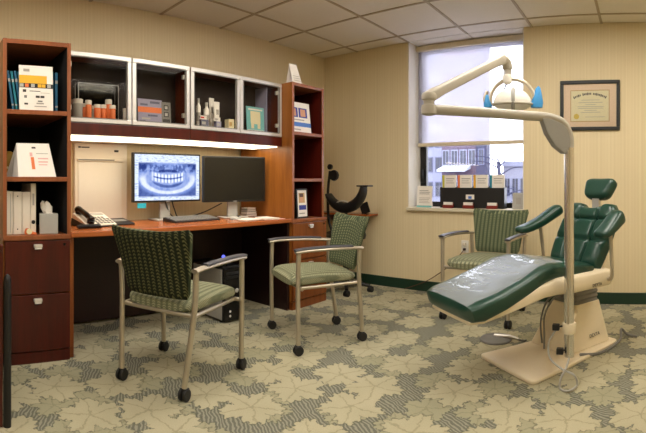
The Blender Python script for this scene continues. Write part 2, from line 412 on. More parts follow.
for y in gy:
    if YF < y < YB: obj('grid_bar', MB().box(XL, XR, y - .011, y + .011, HC - .0015, HC + .02), 'grid_bar', ceil)
# window
win = thing('window_1', None, None, (0, 0, 0), kind='structure')
obj('frame', MB().box(WX0 + .01, WX0 + .08, WD, WD + .05, SILL, HC + .02).box(WX1 - .06, WX1 - .01, WD, WD + .05, SILL, HC + .02).box(WX0 + .01, WX1 - .01, WD, WD + .05, SILL, SILL + .05)
    .box(WX0 + .01, WX1 - .01, WD, WD + .05, HC - .06, HC + .02), 'black', win, bevel=.004)
obj('pane', MB().box(WX0 + .05, WX1 - .05, WD + .02, WD + .026, SILL + .04, HC - .04), 'glass', win)
obj('reveal', MB().box(WX0, WX0 + .01, YB + .004, WD + .05, SILL, HC), 'reveal', win)  # off-white liner boards; daylight falling on the reveal is put into their colour
obj('reveal', MB().box(WX1 - .01, WX1, YB + .004, WD + .05, SILL, HC), 'reveal', win)
obj('latch', MB().box(WX0 + .045, WX0 + .06, WD - .02, WD, 1.05, 1.2).box(WX0 + .05, WX0 + .058, WD - .04, WD - .02, 1.1, 1.19), 'black', win, bevel=.002)
struct('trim_1', MB().box(WX0 - .002, WX1 + .02, YB - .035, YB, SILL - .03, SILL).box(WX0, WX1, YB - .01, WD + .08, SILL - .03, SILL), 'sill', bevel=.004)
# roller shade
SB = 1.428
sh = thing('roller_shade', 'pale translucent roller shade pulled half down over the window', 'window shade', (0.5 * (WX0 + WX1), WD - .06, SB))
obj('cassette', MB().box(WX0 + .012, WX1 - .012, WD - .1, WD - .02, HC - .055, HC - .004), 'shade_bar', sh, True, .004)
obj('shade_cloth', MB().box(WX0 + .02, WX1 - .02, WD - .061, WD - .0595, SB + .02, HC - .05), 'shade_cloth', sh, True)
obj('bottom_bar', MB().box(WX0 + .018, WX1 - .018, WD - .072, WD - .05, SB - .01, SB + .028), 'shade_bar', sh, True, .005)
obj('pull_cord', MB().tube([(WX0 + .016, WD - .09, HC - .05), (WX0 + .016, WD - .088, 1.9), (WX0 + .017, WD - .085, 1.3)], .002, 6), 'white', sh, True)
# ceiling lights
for a, b in LIGHTS:
    lab = {(-2.20, 1.30): 'ceiling light panel between the desk and the dental chair', (-0.96, 1.92): 'ceiling light panel in front of the dental chair', (0.28, 1.92): 'ceiling light panel beyond the dental chair on the diploma side',
           (-2.20, -0.56): 'ceiling light panel in the middle of the entrance end of the room', (-0.34, -0.56): 'ceiling light panel over the entrance end by the far side wall'}[(a, b)]
    t = thing('ceiling_light', lab, 'ceiling light', (a + PIT / 2, b + PIT, HC), group='recessed ceiling light panels')
    w, d = PIT / 2 - .012, PIT - .012
    obj('frame', MB().box(-w, w, -d, -d + .03, -.006, .02).box(-w, w, d - .03, d, -.006, .02).box(-w, -w + .03, -d + .03, d - .03, -.006, .02).box(w - .03, w, -d + .03, d - .03, -.006, .02), 'white', t)
    obj('diffuser', MB().box(-w + .03, w - .03, -d + .03, d - .03, 0.002, .012), 'troffer_glow', t)

# ================================================================== left wall furniture
XF = -2.60                      # front plane of the case furniture
def bookcase(name, label, y0, y1, back, base_extra=0.0, drawer_mat='cherry_front', side_mat='cherry_side', shadow_mat='shadow_black'):
    cy = (y0 + y1) / 2; r = thing(name, label, 'bookcase', ((XF + back) / 2, cy, 0)); T = .022
    zt = 1.887
    for yy in ((y0, y0 + T), (y1 - T, y1)):
        obj('side_panel', MB().box(back, XF, yy[0], yy[1], .75, zt), [side_mat], r, True, .002)
        obj('edge_band', MB().box(XF, XF + .003, yy[0], yy[1], .75, zt), 'cherry_edge', r, True)
    obj('top_panel', MB().box(back, XF, y0 + T, y1 - T, zt - .026, zt), 'cherry_edge', r, True, .002)
    obj('back_panel', MB().box(back + .002, back + .014, y0 + T, y1 - T, .75, zt - .026), 'case_inside', r, True)
    for yy in (y0 + T, y1 - T - .002):  # dark sheets on sides and back paint in the shade of the bays
        obj('side_shadow', MB().box(back + .014, XF - .004, yy, yy + .002, .75, zt - .026), shadow_mat, r, True)
    obj('back_shadow', MB().box(back + .014, back + .016, y0 + T, y1 - T, .75, zt - .026), shadow_mat, r, True)
    for z in (1.48, 1.09):
        obj('shelf', MB().box(back + .014, XF, y0 + T, y1 - T, z - .027, z), 'cherry_edge', r, True, .002)
    b0, b1 = y0 - .0, y1 + base_extra
    obj('counter', MB().box(back, XF + .004, b0, b1, .722, .75), 'cherry_edge', r, True, .003)
    obj('base_body', MB().box(back, XF - .02, b0, b1, .066, .722), side_mat, r, True)
    obj('plinth', MB().box(back, XF - .004, b0 + .004, b1 - .004, 0, .066), drawer_mat, r, True)
    for z0, z1 in ((.408, .716), (.072, .400)):
        d = obj('drawer', MB().box(XF - .02, XF, b0 + .012, b1 - .004, z0, z1), drawer_mat, r, True, .003)
        zc = z1 - .032; yc = (b0 + b1) / 2
        hp = [(XF + .001, yc - .024, zc), (XF + .016, yc - .024, zc), (XF + .022, yc, zc), (XF + .016, yc + .024, zc), (XF + .001, yc + .024, zc)]
        obj('handle', MB().box(XF, XF + .022, yc - .025, yc + .025, zc - .006, zc + .014).box(XF + .014, XF + .022, yc - .022, yc + .022, zc - .016, zc - .006), 'nickel', d, True, .004)
    obj('lock', MB().lathe([(.008, 0), (.008, .004), (.003, .005)], 12, mat=M4((XF, b1 - .04, .69), ry=pi / 2)), 'black_gloss', r, True)
    return r
LY0, LY1 = 0.494, 0.905
RY0, RY1 = 2.76, 3.166
bookcase('tall_bookcase', 'tall cherry bookcase over two file drawers holding binders and a tissue box', LY0, LY1, -3.25)
bookcase('tall_bookcase', 'tall cherry bookcase beside the black monitor with a tent card on its top', RY0, RY1, -3.25, .045, 'cherry_warm', 'cherry_side', 'cherry_front')

# desk
dk = thing('desk', 'long cherry wood desk between the two bookcases carrying the monitors', 'desk', (-2.9, (LY1 + RY0) / 2, 0))
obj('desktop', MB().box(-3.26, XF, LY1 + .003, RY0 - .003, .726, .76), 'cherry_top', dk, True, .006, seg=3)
obj('end_panel', MB().box(-3.24, XF - .03, LY1 + .004, LY1 + .03, 0, .726), 'cherry_warm', dk, True, .002)
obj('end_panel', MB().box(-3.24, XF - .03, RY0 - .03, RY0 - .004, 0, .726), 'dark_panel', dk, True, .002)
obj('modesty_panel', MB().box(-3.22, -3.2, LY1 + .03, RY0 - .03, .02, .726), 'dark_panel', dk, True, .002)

# wall cabinets with aluminium-framed glass doors
CF = -2.71; CZ0, CZ1 = 1.436, 1.879; cb = XL + .002
DW = (RY0 - LY1 - .012) / 4
def cabinet(label, y0):
    y1 = y0 + 2 * DW; r = thing('wall_cabinet', label, 'cabinet', ((CF + cb) / 2, (y0 + y1) / 2, 1.359), group=None)
    back = CF - .022
    obj('side_panel', MB().box(cb, back, y0, y0 + .018, 1.359, CZ1 - .004), 'cherry', r, True)
    obj('side_panel', MB().box(cb, back, y1 - .018, y1, 1.359, CZ1 - .004), 'cherry', r, True)
    obj('top_panel', MB().box(cb, back, y0 + .018, y1 - .018, CZ1 - .022, CZ1 - .004), 'cherry', r, True)
    obj('bottom_panel', MB().box(cb, back, y0 + .018, y1 - .018, 1.446, 1.466), 'cherry', r, True)
    obj('back_panel', MB().box(cb, cb + .4, y0 + .018, y1 - .018, 1.466, CZ1 - .022).box(cb, cb + .01, y0 + .018, y1 - .018, 1.372, 1.446), 'case_inside', r, True)
    obj('apron', MB().box(back - .002, CF - .004, y0, y1, 1.359, 1.432), 'cherry_front', r, True, .002)
    for k in range(2):
        a, b = y0 + k * DW + .003, y0 + (k + 1) * DW - .003; W = .032
        m = MB()
        m.box(back, CF, a, b, CZ0, CZ0 + W).box(back, CF, a, b, CZ1 - W, CZ1).box(back, CF, a, a + W, CZ0 + W, CZ1 - W).box(back, CF, b - W, b, CZ0 + W, CZ1 - W)
        d = obj('door', m, 'alu', r, True, .004)
        g = .006
        obj('door_groove', MB().box(CF - .004, CF + .0008, a + W, b - W, CZ0 + W - g, CZ0 + W).box(CF - .004, CF + .0008, a + W, b - W, CZ1 - W, CZ1 - W + g)
            .box(CF - .004, CF + .0008, a + W - g, a + W, CZ0 + W, CZ1 - W).box(CF - .004, CF + .0008, b - W, b - W + g, CZ0 + W, CZ1 - W), 'grey', d, True)
        obj('pane', MB().box(CF - .014, CF - .010, a + W - .005, b - W + .005, CZ0 + W - .005, CZ1 - W + .005), 'cab_glass', d, True)
        for zz in (CZ0 + .08, CZ1 - .09):
            obj('hinge', MB().box(back - .02, back, (a + W - .004) if k == 0 else (b - W - .012), (a + W + .012) if k == 0 else (b - W + .004), zz, zz + .03), 'nickel', d, True)
    return r
cabinet('aluminium framed glass wall cabinet holding orange pill bottles and a patterned book', LY1 + .004)
cabinet('aluminium framed glass wall cabinet holding tubes and a teal booklet', LY1 + .008 + 2 * DW)
ul = thing('task_light', 'long glowing under-cabinet light strip above the desk', 'light', (-3.0, (LY1 + RY0) / 2, 1.36))
obj('housing', MB().box(XL + .012, CF - .03, LY1 + .03, RY0 - .03, 1.3565, 1.3585), 'white', ul, True)
obj('diffuser', MB().box(-3.04, CF - .032, LY1 + .034, RY0 - .034, 1.350, 1.3565), 'task_glow', ul, True)

# side desk end at the picture's edge: cherry panel with a black post
sd = thing('side_desk', 'cherry desk end panel with a black post before the bookcase', 'desk', (-2.1, -.1, 0))
obj('end_panel', MB().box(-1.98, -1.955, -.6, .372, 0, .765), 'cherry_front', sd, True, .004)
obj('desktop', MB().box(-2.55, -1.95, -.6, .372, .765, .79), 'cherry_front', sd, True, .004)
obj('post', MB().tube([(-1.962, .392, 0), (-1.962, .392, .63), (-1.962, .392, .65), (-1.962, .392, .66)], [.018, .018, .014, .004], 14), 'black', sd, True, smooth=True)
obj('back_panel', MB().box(-2.52, -2.5, -.6, .372, 0, .765), 'cherry_front', sd, True, .003)

# ================================================================== small things helpers
def card(name, label, cat, w, h, loc, rz, patches, tilt=0.0, thick=.004, body='paper', group=None, foot=None):
    """a flat printed card standing at loc (bottom centre of its face), local -y... face towards local +x"""
    Rm = Matrix.Rotation(-tilt, 4, 'Y')
    mats = [body]; m = MB(); m.box(-thick, 0, -w / 2, w / 2, 0, h, 0, Rm)
    for k, (u0, v0, u1, v1, mt) in enumerate(patches):
        if mt not in mats: mats.append(mt)
        e = .0006 + .00012 * k
        a0, a1, b0, b1 = -w / 2 + u0 * w, -w / 2 + u1 * w, v0 * h, v1 * h
        m.quad((e, a0, b0), (e, a1, b0), (e, a1, b1), (e, a0, b1), mats.index(mt), Rm)
    if foot: m.prism([(-thick, 0), (-thick - foot, 0), (-thick + (-h * .8) * sin(tilt), h * .8 * cos(tilt))], -w * .4, -w * .4 + .004, 'xz', 0).prism([(-thick, 0), (-thick - foot, 0), (-thick + (-h * .8) * sin(tilt), h * .8 * cos(tilt))], w * .4 - .004, w * .4, 'xz', 0)
    zmin = min(p[2] for p in m.v); m.v = [(p[0], p[1], p[2] - zmin) for p in m.v]
    o = obj(name, m, mats, origin=False); o.location = loc; o.rotation_euler = (0, 0, rz)
    return tag(o, label, cat, group)
def lines(u0, u1, v0, v1, n, mt='pale_ink', fill=.4):
    out = []
    for i in range(n):
        v = v0 + (v1 - v0) * i / n; e = u1 - (u1 - u0) * random.uniform(0, .3)
        out.append((u0, v, e, v + (v1 - v0) / n * fill, mt))
    return out

# ------------------------------------------------------------------ left bookcase, upper shelf: books and banded booklet
def book(name, label, thick, h, d, loc, lean, mat, group):
    m = MB(); R = Matrix.Rotation(lean, 4, 'X')
    m.box(-d, 0, 0, .003, 0, h, 0, R).box(-d, 0, thick - .003, thick, 0, h, 0, R).box(-.003, 0, 0, thick, 0, h, 0, R).box(-d + .005, -.003, .003, thick - .003, .004, h - .004, 1, R)
    m.box(.0, .0006, .002, thick - .002, h * .72, h * .80, 2, R).box(.0, .0006, .002, thick - .002, h * .12, h * .16, 2, R)
    zmin = min(p[2] for p in m.v); m.v = [(p[0], p[1], p[2] - zmin) for p in m.v]
    o = obj(name, m, [mat, 'paper', 'silver'], origin=False); o.location = loc; return tag(o, label, 'book', group)
y = LY0 + .064
for k in range(4):
    book('slim_book', ['slim blue leaning book touching the bookcase side', 'slim leaning blue book second from the bookcase side', 'slim leaning blue book second from the yellow banded booklet', 'slim leaning blue book touching the yellow banded booklet'][k], .018, .235 - .004 * (k % 2), .17, (XF - .05, y + .0215 * k, 1.481), .15, ['blue', 'teal'][k % 2], 'leaning blue books on the upper shelf')
for k in range(3):
    book('slim_book', ['slim upright teal book next to the yellow banded booklet', 'slim upright teal book in the middle of the three upright ones', 'thickest upright blue book of the upper bookcase shelf'][k], [.016, .014, .02][k], [.235, .245, .24][k], .17, (XF - .06, LY1 - .125 + .022 * k, 1.481), 0, ['teal', 'teal', 'blue'][k], 'upright blue books on the upper shelf')
pb = [(0, .60, .82, .78, 'yellow'), (0, .50, 1, .60, 'black')]
for u, c in ((.07, 'silver'), (.22, 'orange'), (.40, 'silver'), (.60, 'yellow'), (.72, 'yellow'), (.88, 'silver')): pb.append((u - .055, .515, u + .055, .59, c))
pb += [(.1, .40, .2, .46, 'ink'), (.3, .42, .62, .435, 'ink'), (.62, .39, .9, .40, 'pale_ink'), (.14, .27, .22, .33, 'grey'), (.14, .12, .25, .16, 'ink'), (.48, .28, .6, .33, 'ink'), (.62, .28, .74, .33, 'ink'), (.5, .14, .72, .17, 'pale_ink'), (.54, .19, .68, .22, 'grey'), (.44, .08, .8, .10, 'pale_ink'), (.12, .86, .3, .92, 'pale_ink')]
card('booklet', 'white booklet with yellow and black bands standing between blue books', 'booklet', .205, .265, (XF - .022, LY0 + .205, 1.481), 0, pb, .04, .012)

# middle shelf: gold skull-like model and easel card
g = thing('jaw_model', 'gold coloured teeth model behind the white easel card', 'teeth model', (XF - .20, LY0 + .075, 1.091))
obj('lower_jaw', MB().lathe([(.03, 0), (.045, .01), (.046, .045), (.04, .055)], 16), 'gold', g, smooth=True)
uj = obj('upper_jaw', MB().lathe([(.038, .062), (.046, .075), (.044, .12), (.03, .15), (.01, .16)], 16), 'gold', g, smooth=True)
for k in range(7):
    a = -1.2 + .4 * k
    obj('tooth', MB().lathe([(.007, 0), (.0075, .008), (.006, .014)], 8, c=(.042 * cos(a), .042 * sin(a), .05)), 'parchment', g, smooth=True)
ec = thing('easel_card', 'white tent-fold easel card with a small printed figure on bookcase shelf', 'card', (XF - .06, LY0 + .20, 1.091))
m = MB(); hh = .2
fr = [(.045, -.105, 0), (.045, .125, 0), (-.01, .095, hh), (-.01, -.105, hh)]
m.quad(*fr); m.quad(*[(p[0] - .003, p[1], p[2]) for p in fr]); bk = [(-.085, -.155, 0), (-.085, .06, 0), (-.012, .093, hh), (-.012, -.107, hh)]
m.quad(*bk); m.quad((.045, -.105, 0), (-.01, -.105, hh), (-.012, -.107, hh), (-.02, -.13, 0))
mats = ['paper', 'orange', 'pink', 'ink', 'pale_ink']
def on(u, v): 
    a = Vector(fr[0]).lerp(Vector(fr[1]), u); b = Vector(fr[3]).lerp(Vector(fr[2]), u); q = a.lerp(b, v); return (q.x + .0012, q.y, q.z + .0003)
for (u0, v0, u1, v1, k) in [(.38, .22, .47, .58, 1), (.36, .6, .44, .72, 2), (.44, .84, .56, .89, 3), (.58, .42, .85, .46, 2), (.58, .52, .88, .56, 2), (.58, .34, .82, .37, 2), (.55, .68, .9, .70, 4)]:
    m.quad(on(u0, v0), on(u1, v0), on(u1, v1), on(u0, v1), k)
obj('folded_card', m, mats, ec)

# lower shelf: binders, orange tape, tissue box
bx = [(.046, .255), (.052, .252), (.05, .25), (.032, .30)]
y = LY0 + .026
labs = ['white ring binder with thin dark spine lines at the end of the row', 'wide white ring binder with two spine rivets', 'white ring binder next to the tallest binder', 'tall narrow white ring binder with a black finger hole']
for k, (w, h) in enumerate(bx):
    r = thing('ring_binder', labs[k], 'binder', (XF - .06, y + w / 2, .751), group='white binders on the lower shelf')
    obj('cover', MB().box(-.25, 0, -w / 2, -w / 2 + .004, 0, h).box(-.25, 0, w / 2 - .004, w / 2, 0, h).box(-.004, 0, -w / 2 + .004, w / 2 - .004, 0, h), 'offwhite', r, bevel=.0015)
    obj('pages', MB().box(-.24, -.012, -w / 2 + .008, w / 2 - .008, .006, h - .01), 'paper', r)
    if k == 3:
        obj('finger_hole', MB().lathe([(.012, 0), (.012, .0015), (.009, .002)], 16, mat=M4((0, 0, .07), ry=pi / 2)), 'black', r, smooth=True)
        obj('spine_label', MB().box(0, .001, -.006, .006, .17, .24), 'pale_ink', r)
    elif k == 1:
        for zz in (.03, .225): obj('rivet', MB().lathe([(.004, 0), (.003, .002)], 10, mat=M4((0, 0, zz), ry=pi / 2)), 'black', r)
    elif k == 0:
        obj('spine_label', MB().box(0, .001, -.018, -.014, .01, .24).box(0, .001, .006, .009, .01, .24), 'pale_ink', r)
    y += w + .002
tp = thing('tape_dispenser', 'small orange tape dispenser in front of the binders', 'tape dispenser', (XF - .03, LY0 + .172, .751))
obj('body', MB().prism([(-.035, 0), (.035, 0), (.034, .012), (.012, .016), (-.005, .036), (-.028, .036), (-.035, .02)], -.014, .012, 'yz'), 'orange', tp, bevel=.003)
obj('roll', MB().lathe([(.008, -.006), (.017, -.006), (.017, .006), (.008, .006)], 16, mat=M4((.013, -.012, .02), ry=pi / 2)), 'parchment', tp)
tb = thing('tissue_box', 'grey tissue box with a white tissue sticking out on bookcase shelf', 'tissue box', (XF - .095, LY0 + .30, .751), rz=-.25)
obj('box', MB().box(-.06, .06, -.055, .055, 0, .118), 'silver', tb, bevel=.002)
obj('opening', MB().lathe([(.03, 0), (.03, .001), (.02, .0012)], 20, c=(0, 0, .118)), 'paper', tb)
ti = MB(); rings = []
for k, (zz, r0) in enumerate([(.118, .022), (.135, .028), (.155, .034), (.172, .03), (.188, .012)]):
    rings.append([(r0 * .5 * cos(2 * pi * j / 14) * (1 + .35 * sin(3 * j + k)), -.006 * k + r0 * (1.1) * sin(2 * pi * j / 14), zz + .01 * sin(2.3 * j + k)) for j in range(14)])
ti.ring_loft(rings); obj('tissue', ti, 'paper', tb, smooth=True)

# ------------------------------------------------------------------ wall cabinet contents
XC = -2.80
CB = 1.467
def pill(px, X, h, r, kind, label, cat, group):
    h, r = h * 1.2, r * 1.12; Y = X / tan(th(px)); t = thing('pill_bottle', label, cat, (X, Y, CB), group=group)
    bodym = {'orange': 'orange', 'white': 'white', 'clear': 'silver'}[kind]
    obj('bottle', MB().lathe([(r * .9, 0), (r, .004), (r, h * .74), (r * .85, h * .78)], 14), bodym, t, smooth=True)
    obj('cap', MB().lathe([(r * 1.06, h * .76), (r * 1.08, h * .98), (r * .95, h)], 14), 'white', t, smooth=True)
    return t
OB = 'orange pill bottle with white cap standing in the wall cabinet'
OBL = ['orange pill bottle next to the wide grey jar', 'slim orange pill bottle beside the small clear bottle', 'orange pill bottle between the clear bottle and the widest orange one', 'widest orange pill bottle in the wall cabinet', 'tallest orange pill bottle in the wall cabinet', 'short orange pill bottle in front of the tallest orange one']
for (px, X, h, r) in [(84.5, -2.80, .085, .021), (88.5, -2.77, .10, .018), (97.5, -2.77, .08, .020), (103, -2.80, .085, .022), (108.5, -2.79, .115, .019), (112.5, -2.76, .08, .018)]:
    pill(px, X, h, r, 'orange', OBL.pop(0), 'pill bottle', 'orange pill bottles')
pill(77.5, -2.79, .105, .030, 'clear', 'wide grey jar with white cap beside the pill bottles', 'jar', None)
pill(93.2, -2.80, .075, .021, 'clear', 'small clear bottle with white cap between orange bottles', 'pill bottle', None)
pill(125.0, -2.77, .07, .013, 'white', 'narrow white pink labelled bottle by the cabinet divider', 'bottle', None)
ab = thing('acrylic_box', 'clear acrylic display box behind the pill bottles', 'box', (-2.845, 1.21, CB))
for nm, b in (('front_pane', (.028, .031, -.18, .11, 0, .235)), ('back_pane', (-.032, -.029, -.18, .11, 0, .235)), ('side_pane', (-.029, .028, -.18, -.177, 0, .235)), ('side_pane', (-.029, .028, .107, .11, 0, .235)), ('lid', (-.032, .031, -.18, .11, .236, .24))):
    obj(nm, MB().box(*b), 'acrylic', ab)
for yy in (-.18, .107):
    for xx in (.028, -.032): obj('edge', MB().box(xx, xx + .004, yy, yy + .004, 0, .24), 'silver', ab)
obj('edge', MB().box(.028, .032, -.18, .11, .238, .242), 'silver', ab); obj('edge', MB().box(-.032, -.028, -.18, .11, .238, .242), 'silver', ab)
def cabY(px, X): return X / tan(th(px))
card('hardback_book', 'grey marbled book with an orange band in the wall cabinet', 'book', .19, .16, (-2.76, cabY(150.5, -2.76), CB), 0,
     [(0, .42, 1, .66, 'orange'), (.1, .72, .4, .8, 'slate'), (.5, .82, .9, .92, 'slate'), (.15, .12, .5, .2, 'silver'), (.4, .26, .8, .34, 'slate'), (.05, .02, .3, .08, 'slate')], .06, .02, 'lilac')
card('patterned_box', 'grey box printed with circles beside the marbled book', 'box', .075, .15, (-2.76, cabY(166.5, -2.76), CB), 0,
     [(.25, .62, .75, .86, 'ink'), (.35, .67, .65, .81, 'silver'), (.25, .30, .75, .54, 'ink'), (.35, .35, .65, .49, 'silver'), (.1, .05, .9, .2, 'ink')], .05, .03, 'grey')
def tube_bottle(px, h, r, X, label, topped, cap='white', base=CB):
    t = thing('cream_tube' if topped else 'pump_bottle', label, 'tube' if topped else 'bottle', (X, cabY(px, X), base))
    if topped:   # tube standing on its cap, crimped at the top
        rings = []
        for k in range(7):
            f = k / 6; rings.append([((r * (1 - f) + .002 * f) * cos(2 * pi * j / 16), (r * (1 + .35 * f)) * sin(2 * pi * j / 16), h * .2 + h * .8 * f) for j in range(16)])
        obj('tube', MB().ring_loft(rings), 'white', t, smooth=True); obj('cap', MB().lathe([(r * .8, 0), (r * .85, h * .2)], 14), cap, t, smooth=True)
        obj('print', MB().box(r * .42, r * .46 + .004, -r * .5, r * .5, h * .5, h * .7), 'pale_ink', t)
    else:
        obj('bottle', MB().lathe([(r, 0), (r, h * .72), (r * .5, h * .8), (r * .45, h * .84)], 16), 'white', t, smooth=True)
        obj('cap', MB().lathe([(r * .6, h * .84), (r * .6, h), (r * .4, h)], 14), 'silver', t, smooth=True)
        obj('print', MB().lathe([(r * 1.01, h * .2), (r * 1.01, h * .5)], 16), 'pale_ink', t, smooth=True)
    return t
tube_bottle(198.5, .21, .016, -2.78, 'tall slim white bottle at the side of the tube shelf', False)
tube_bottle(206.5, .185, .021, -2.78, 'white bottle with silver cap among the cream tubes', False)
tube_bottle(216.5, .20, .022, -2.78, 'white cream tube standing crimp end up in cabinet', True)
tube_bottle(211.5, .235, .018, -2.83, 'tall white cream tube behind the others in cabinet', True)
def carton(px, w, h, d, X, label, mats, base=CB):
    Yc = cabY(px, X); t = thing('carton', label, 'box', (X, Yc, base))
    obj('box', MB().box(-d, 0, -w / 2, w / 2, 0, h), mats[0], t, bevel=.001)
    obj('print', MB().box(0, .0008, -w * .4, w * .1, h * .3, h * .7), mats[1], t)
    return t
carton(205, .07, .052, .035, -2.742, 'blue grey carton in front of the white bottles', ['slate', 'silver'])
carton(219, .045, .048, .035, -2.742, 'small lilac carton in front of the cream tubes', ['lilac', 'silver'])
carton(231.5, .055, .075, .05, -2.742, 'cream coloured upright carton at the end of the tube shelf', ['parchment', 'tan'])
carton(203.5, .06, .028, .032, -2.744, 'flat white carton with red mark on the blue grey carton', ['white', 'red'], CB + .052)
carton(217.5, .055, .03, .032, -2.744, 'flat white carton lying on the lilac carton', ['white', 'pale_ink'], CB + .048)
card('booklet', 'teal booklet with a pale tooth picture in the wall cabinet', 'booklet', .19, .20, (-2.76, cabY(256, -2.76), CB), 0,
     [(.22, .35, .78, .82, 'parchment'), (.24, .12, .4, .36, 'parchment'), (.6, .12, .76, .36, 'parchment'), (.36, .3, .64, .4, 'parchment'), (.1, .86, .9, .92, 'white'), (.02, .02, .98, .06, 'white')], .06, .006, 'aqua')
ob = obj('folder', MB().box(-.2, 0, -.004, .004, 0, .37, 0, M4((-2.74, cabY(266, -2.74) + .01, CB), rz=0)), 'lilac'); tag(ob, 'tall lilac folder standing at the cabinet end by the teal booklet', 'folder')

# ------------------------------------------------------------------ on the desk
DT = .76
v = thing('film_viewer', 'tall white film viewer box standing against the wall on the desk', 'film viewer', (-3.235, 1.375, DT))
obj('case', MB().box(-.04, .0, -.218, .218, 0, .594), 'offwhite', v, bevel=.006)
obj('screen', MB().box(0, .004, -.19, .168, .02, .45), 'reveal', v, bevel=.003)
obj('film_clip', MB().box(0, .014, -.2, .175, .455, .475), 'offwhite', v, bevel=.003)
obj('clip_bar', MB().box(.014, .018, -.195, .1, .463, .472), 'grey', v)
obj('switch', MB().box(0, .006, .105, .14, .53, .546), 'black', v, bevel=.001)
obj('name_plate', MB().box(0, .002, -.19, -.17, .556, .568).box(0, .002, -.165, -.1, .557, .566), 'ink', v)

ph = thing('desk_phone', 'white and black desk telephone with handset and coiled cord', 'telephone', (-2.93, 1.19, DT), rz=.12)
tilt = Matrix.Rotation(-.0, 4, 'Y')
obj('base', MB().prism([(.11, 0), (.11, .018), (-.10, .085), (-.11, .08), (-.11, 0)], -.115, .115, 'xz'), 'offwhite', ph, bevel=.004)
obj('base_skirt', MB().prism([(.118, 0), (.118, .01), (-.11, .05), (-.118, .0)], -.122, .122, 'xz'), 'black', ph, bevel=.002)
kb = lambda x: .018 + (.11 - x) / .21 * .067
key = None
for i in range(4):
    for j in range(5):
        x = .085 - i * .03; yy = -.02 + j * .028
        if j == 4 and i > 2: continue
        kk = obj('key', MB().box(-.009, .009, -.009, .009, 0, .005), 'grey', ph) if key is None else key.copy()
        if key is not None: COL.objects.link(kk); kk.parent = ph
        else: key = kk
        kk.location = (x, yy, kb(x) - .001); kk.rotation_euler = (0, radians(17.7), 0)
obj('display', MB().box(-.02, .02, -.01, .1, 0, .004, 0, M4((-.065, 0, kb(-.065) - .001), ry=radians(17.7))), 'pale_ink', ph)
hp = [(.10, -.075, .047), (.08, -.075, .06), (.0, -.075, .088), (-.08, -.075, .108), (-.105, -.075, .102)]
obj('handset', MB().tube(spline(hp, 5), [.022, .025, .026, .025, .023, .021, .020, .020, .020, .020, .020, .020, .020, .021, .023, .024, .026, .026, .026, .025, .022], 12).lathe([(.026, 0), (.026, .02), (.02, .024)], 14, mat=M4((.085, -.075, .028), ry=.3)).lathe([(.026, 0), (.026, .02), (.02, .024)], 14, mat=M4((-.085, -.075, .082), ry=.3)), 'black_gloss', ph, smooth=True)
cp = []
for i in range(170):
    t = i / 169; a = t * 2 * pi * 17
    cp.append((.16 + .012 * cos(a), -.21 + .17 * t, .015 + .012 * sin(a)))
obj('coiled_cord', MB().tube(cp, .0035, 6), 'black', ph, smooth=True)
dd = thing('phone_dock', 'flat black phone module on the desk beside the telephone', 'phone module', (-2.97, 1.40, DT), rz=.1)
obj('body', MB().prism([(.09, 0), (.09, .012), (-.07, .038), (-.09, .03), (-.09, 0)], -.075, .075, 'xz'), 'black', dd, bevel=.004)
obj('panel', MB().box(-.03, .03, -.05, .05, 0, .003, 0, M4((.0, 0, .026), ry=radians(9))), 'grey', dd)

def monitor(label, p0, p1, z0, z1, screen, cat='monitor'):
    a, b = Vector(p0), Vector(p1); c = (a + b) / 2; W = (b - a).length; rz = atan2(-(b - a).x, (b - a).y); H = z1 - z0
    r = thing('monitor', label, cat, (c.x, c.y, DT), rz); zb = z0 - DT
    obj('housing', MB().box(-.035, 0, -W / 2, W / 2, zb, zb + H).box(-.06, -.035, -W * .3, W * .3, zb + .05, zb + H - .05), 'black', r, bevel=.005)
    B = .014
    s = obj('screen', MB().box(-.0005, .0008, -W / 2 + B, W / 2 - B, -H / 2 + B, H / 2 - B), screen, r); s.location = (0, 0, zb + H / 2)
    obj('chin_logo', MB().box(0, .0015, -.018, .018, zb + .004, zb + .009), 'silver', r)
    obj('stand_neck', MB().prism([(-.075, .012), (-.045, .012), (-.05, zb + .14), (-.068, zb + .14)], -.045, .045, 'xz'), 'silver', r, bevel=.004)
    obj('stand_base', MB().box(-.13, .03, -.11, .11, 0, .012), 'silver', r, bevel=.005)
    return r
plain('off_screen', C(26, 25, 22), 0.22)
mon1 = monitor('black framed monitor showing a blue dental x-ray', (-3.08, 1.565), (-3.08, 2.182), .905, 1.285, 'xray_screen')
monitor('wide black monitor switched off next to the bookcase', (-3.02, 2.165), (-2.875, 2.715), .895, 1.272, 'off_screen')
tag(obj('sticky_note', MB().box(-3.079, -3.0775, 1.60, 1.675, .862, .90), 'cyan'), 'cyan sticky note hanging from the lit monitor', 'sticky note')

kb_ = thing('keyboard', 'black computer keyboard on the desk before the lit monitor', 'keyboard', (-2.93, 2.0, DT), rz=.10)
obj('body', MB().prism([(.075, 0), (.075, .012), (-.075, .034), (-.08, .03), (-.08, 0)], -.225, .225, 'xz'), 'black', kb_, bevel=.003)
key = None
for i in range(5):
    for j in range(15):
        x = .058 - i * .027; yy = -.205 + j * .0285
        if key is None: kk = key = obj('key', MB().box(-.0105, .0105, -.0115, .0115, 0, .008), 'grey', kb_)
        else: kk = key.copy(); COL.objects.link(kk); kk.parent = kb_
        kk.location = (x, yy, .012 + (.075 - x) / .15 * .022 - .001); kk.rotation_euler = (0, radians(8.3), 0)
ms = thing('computer_mouse', 'grey computer mouse beside the keyboard', 'mouse', (-2.82, 2.34, DT), rz=.3)
rings = []
for k in range(9):
    f = k / 8; x = -.05 + .1 * f; s_ = sqrt(max(.02, 1 - (2 * f - 1) ** 4)); rings.append([(x, .03 * s_ * cos(pi * j / 9), .003 + .03 * s_ * (1 - .35 * f) * sin(pi * j / 9)) for j in range(10)])
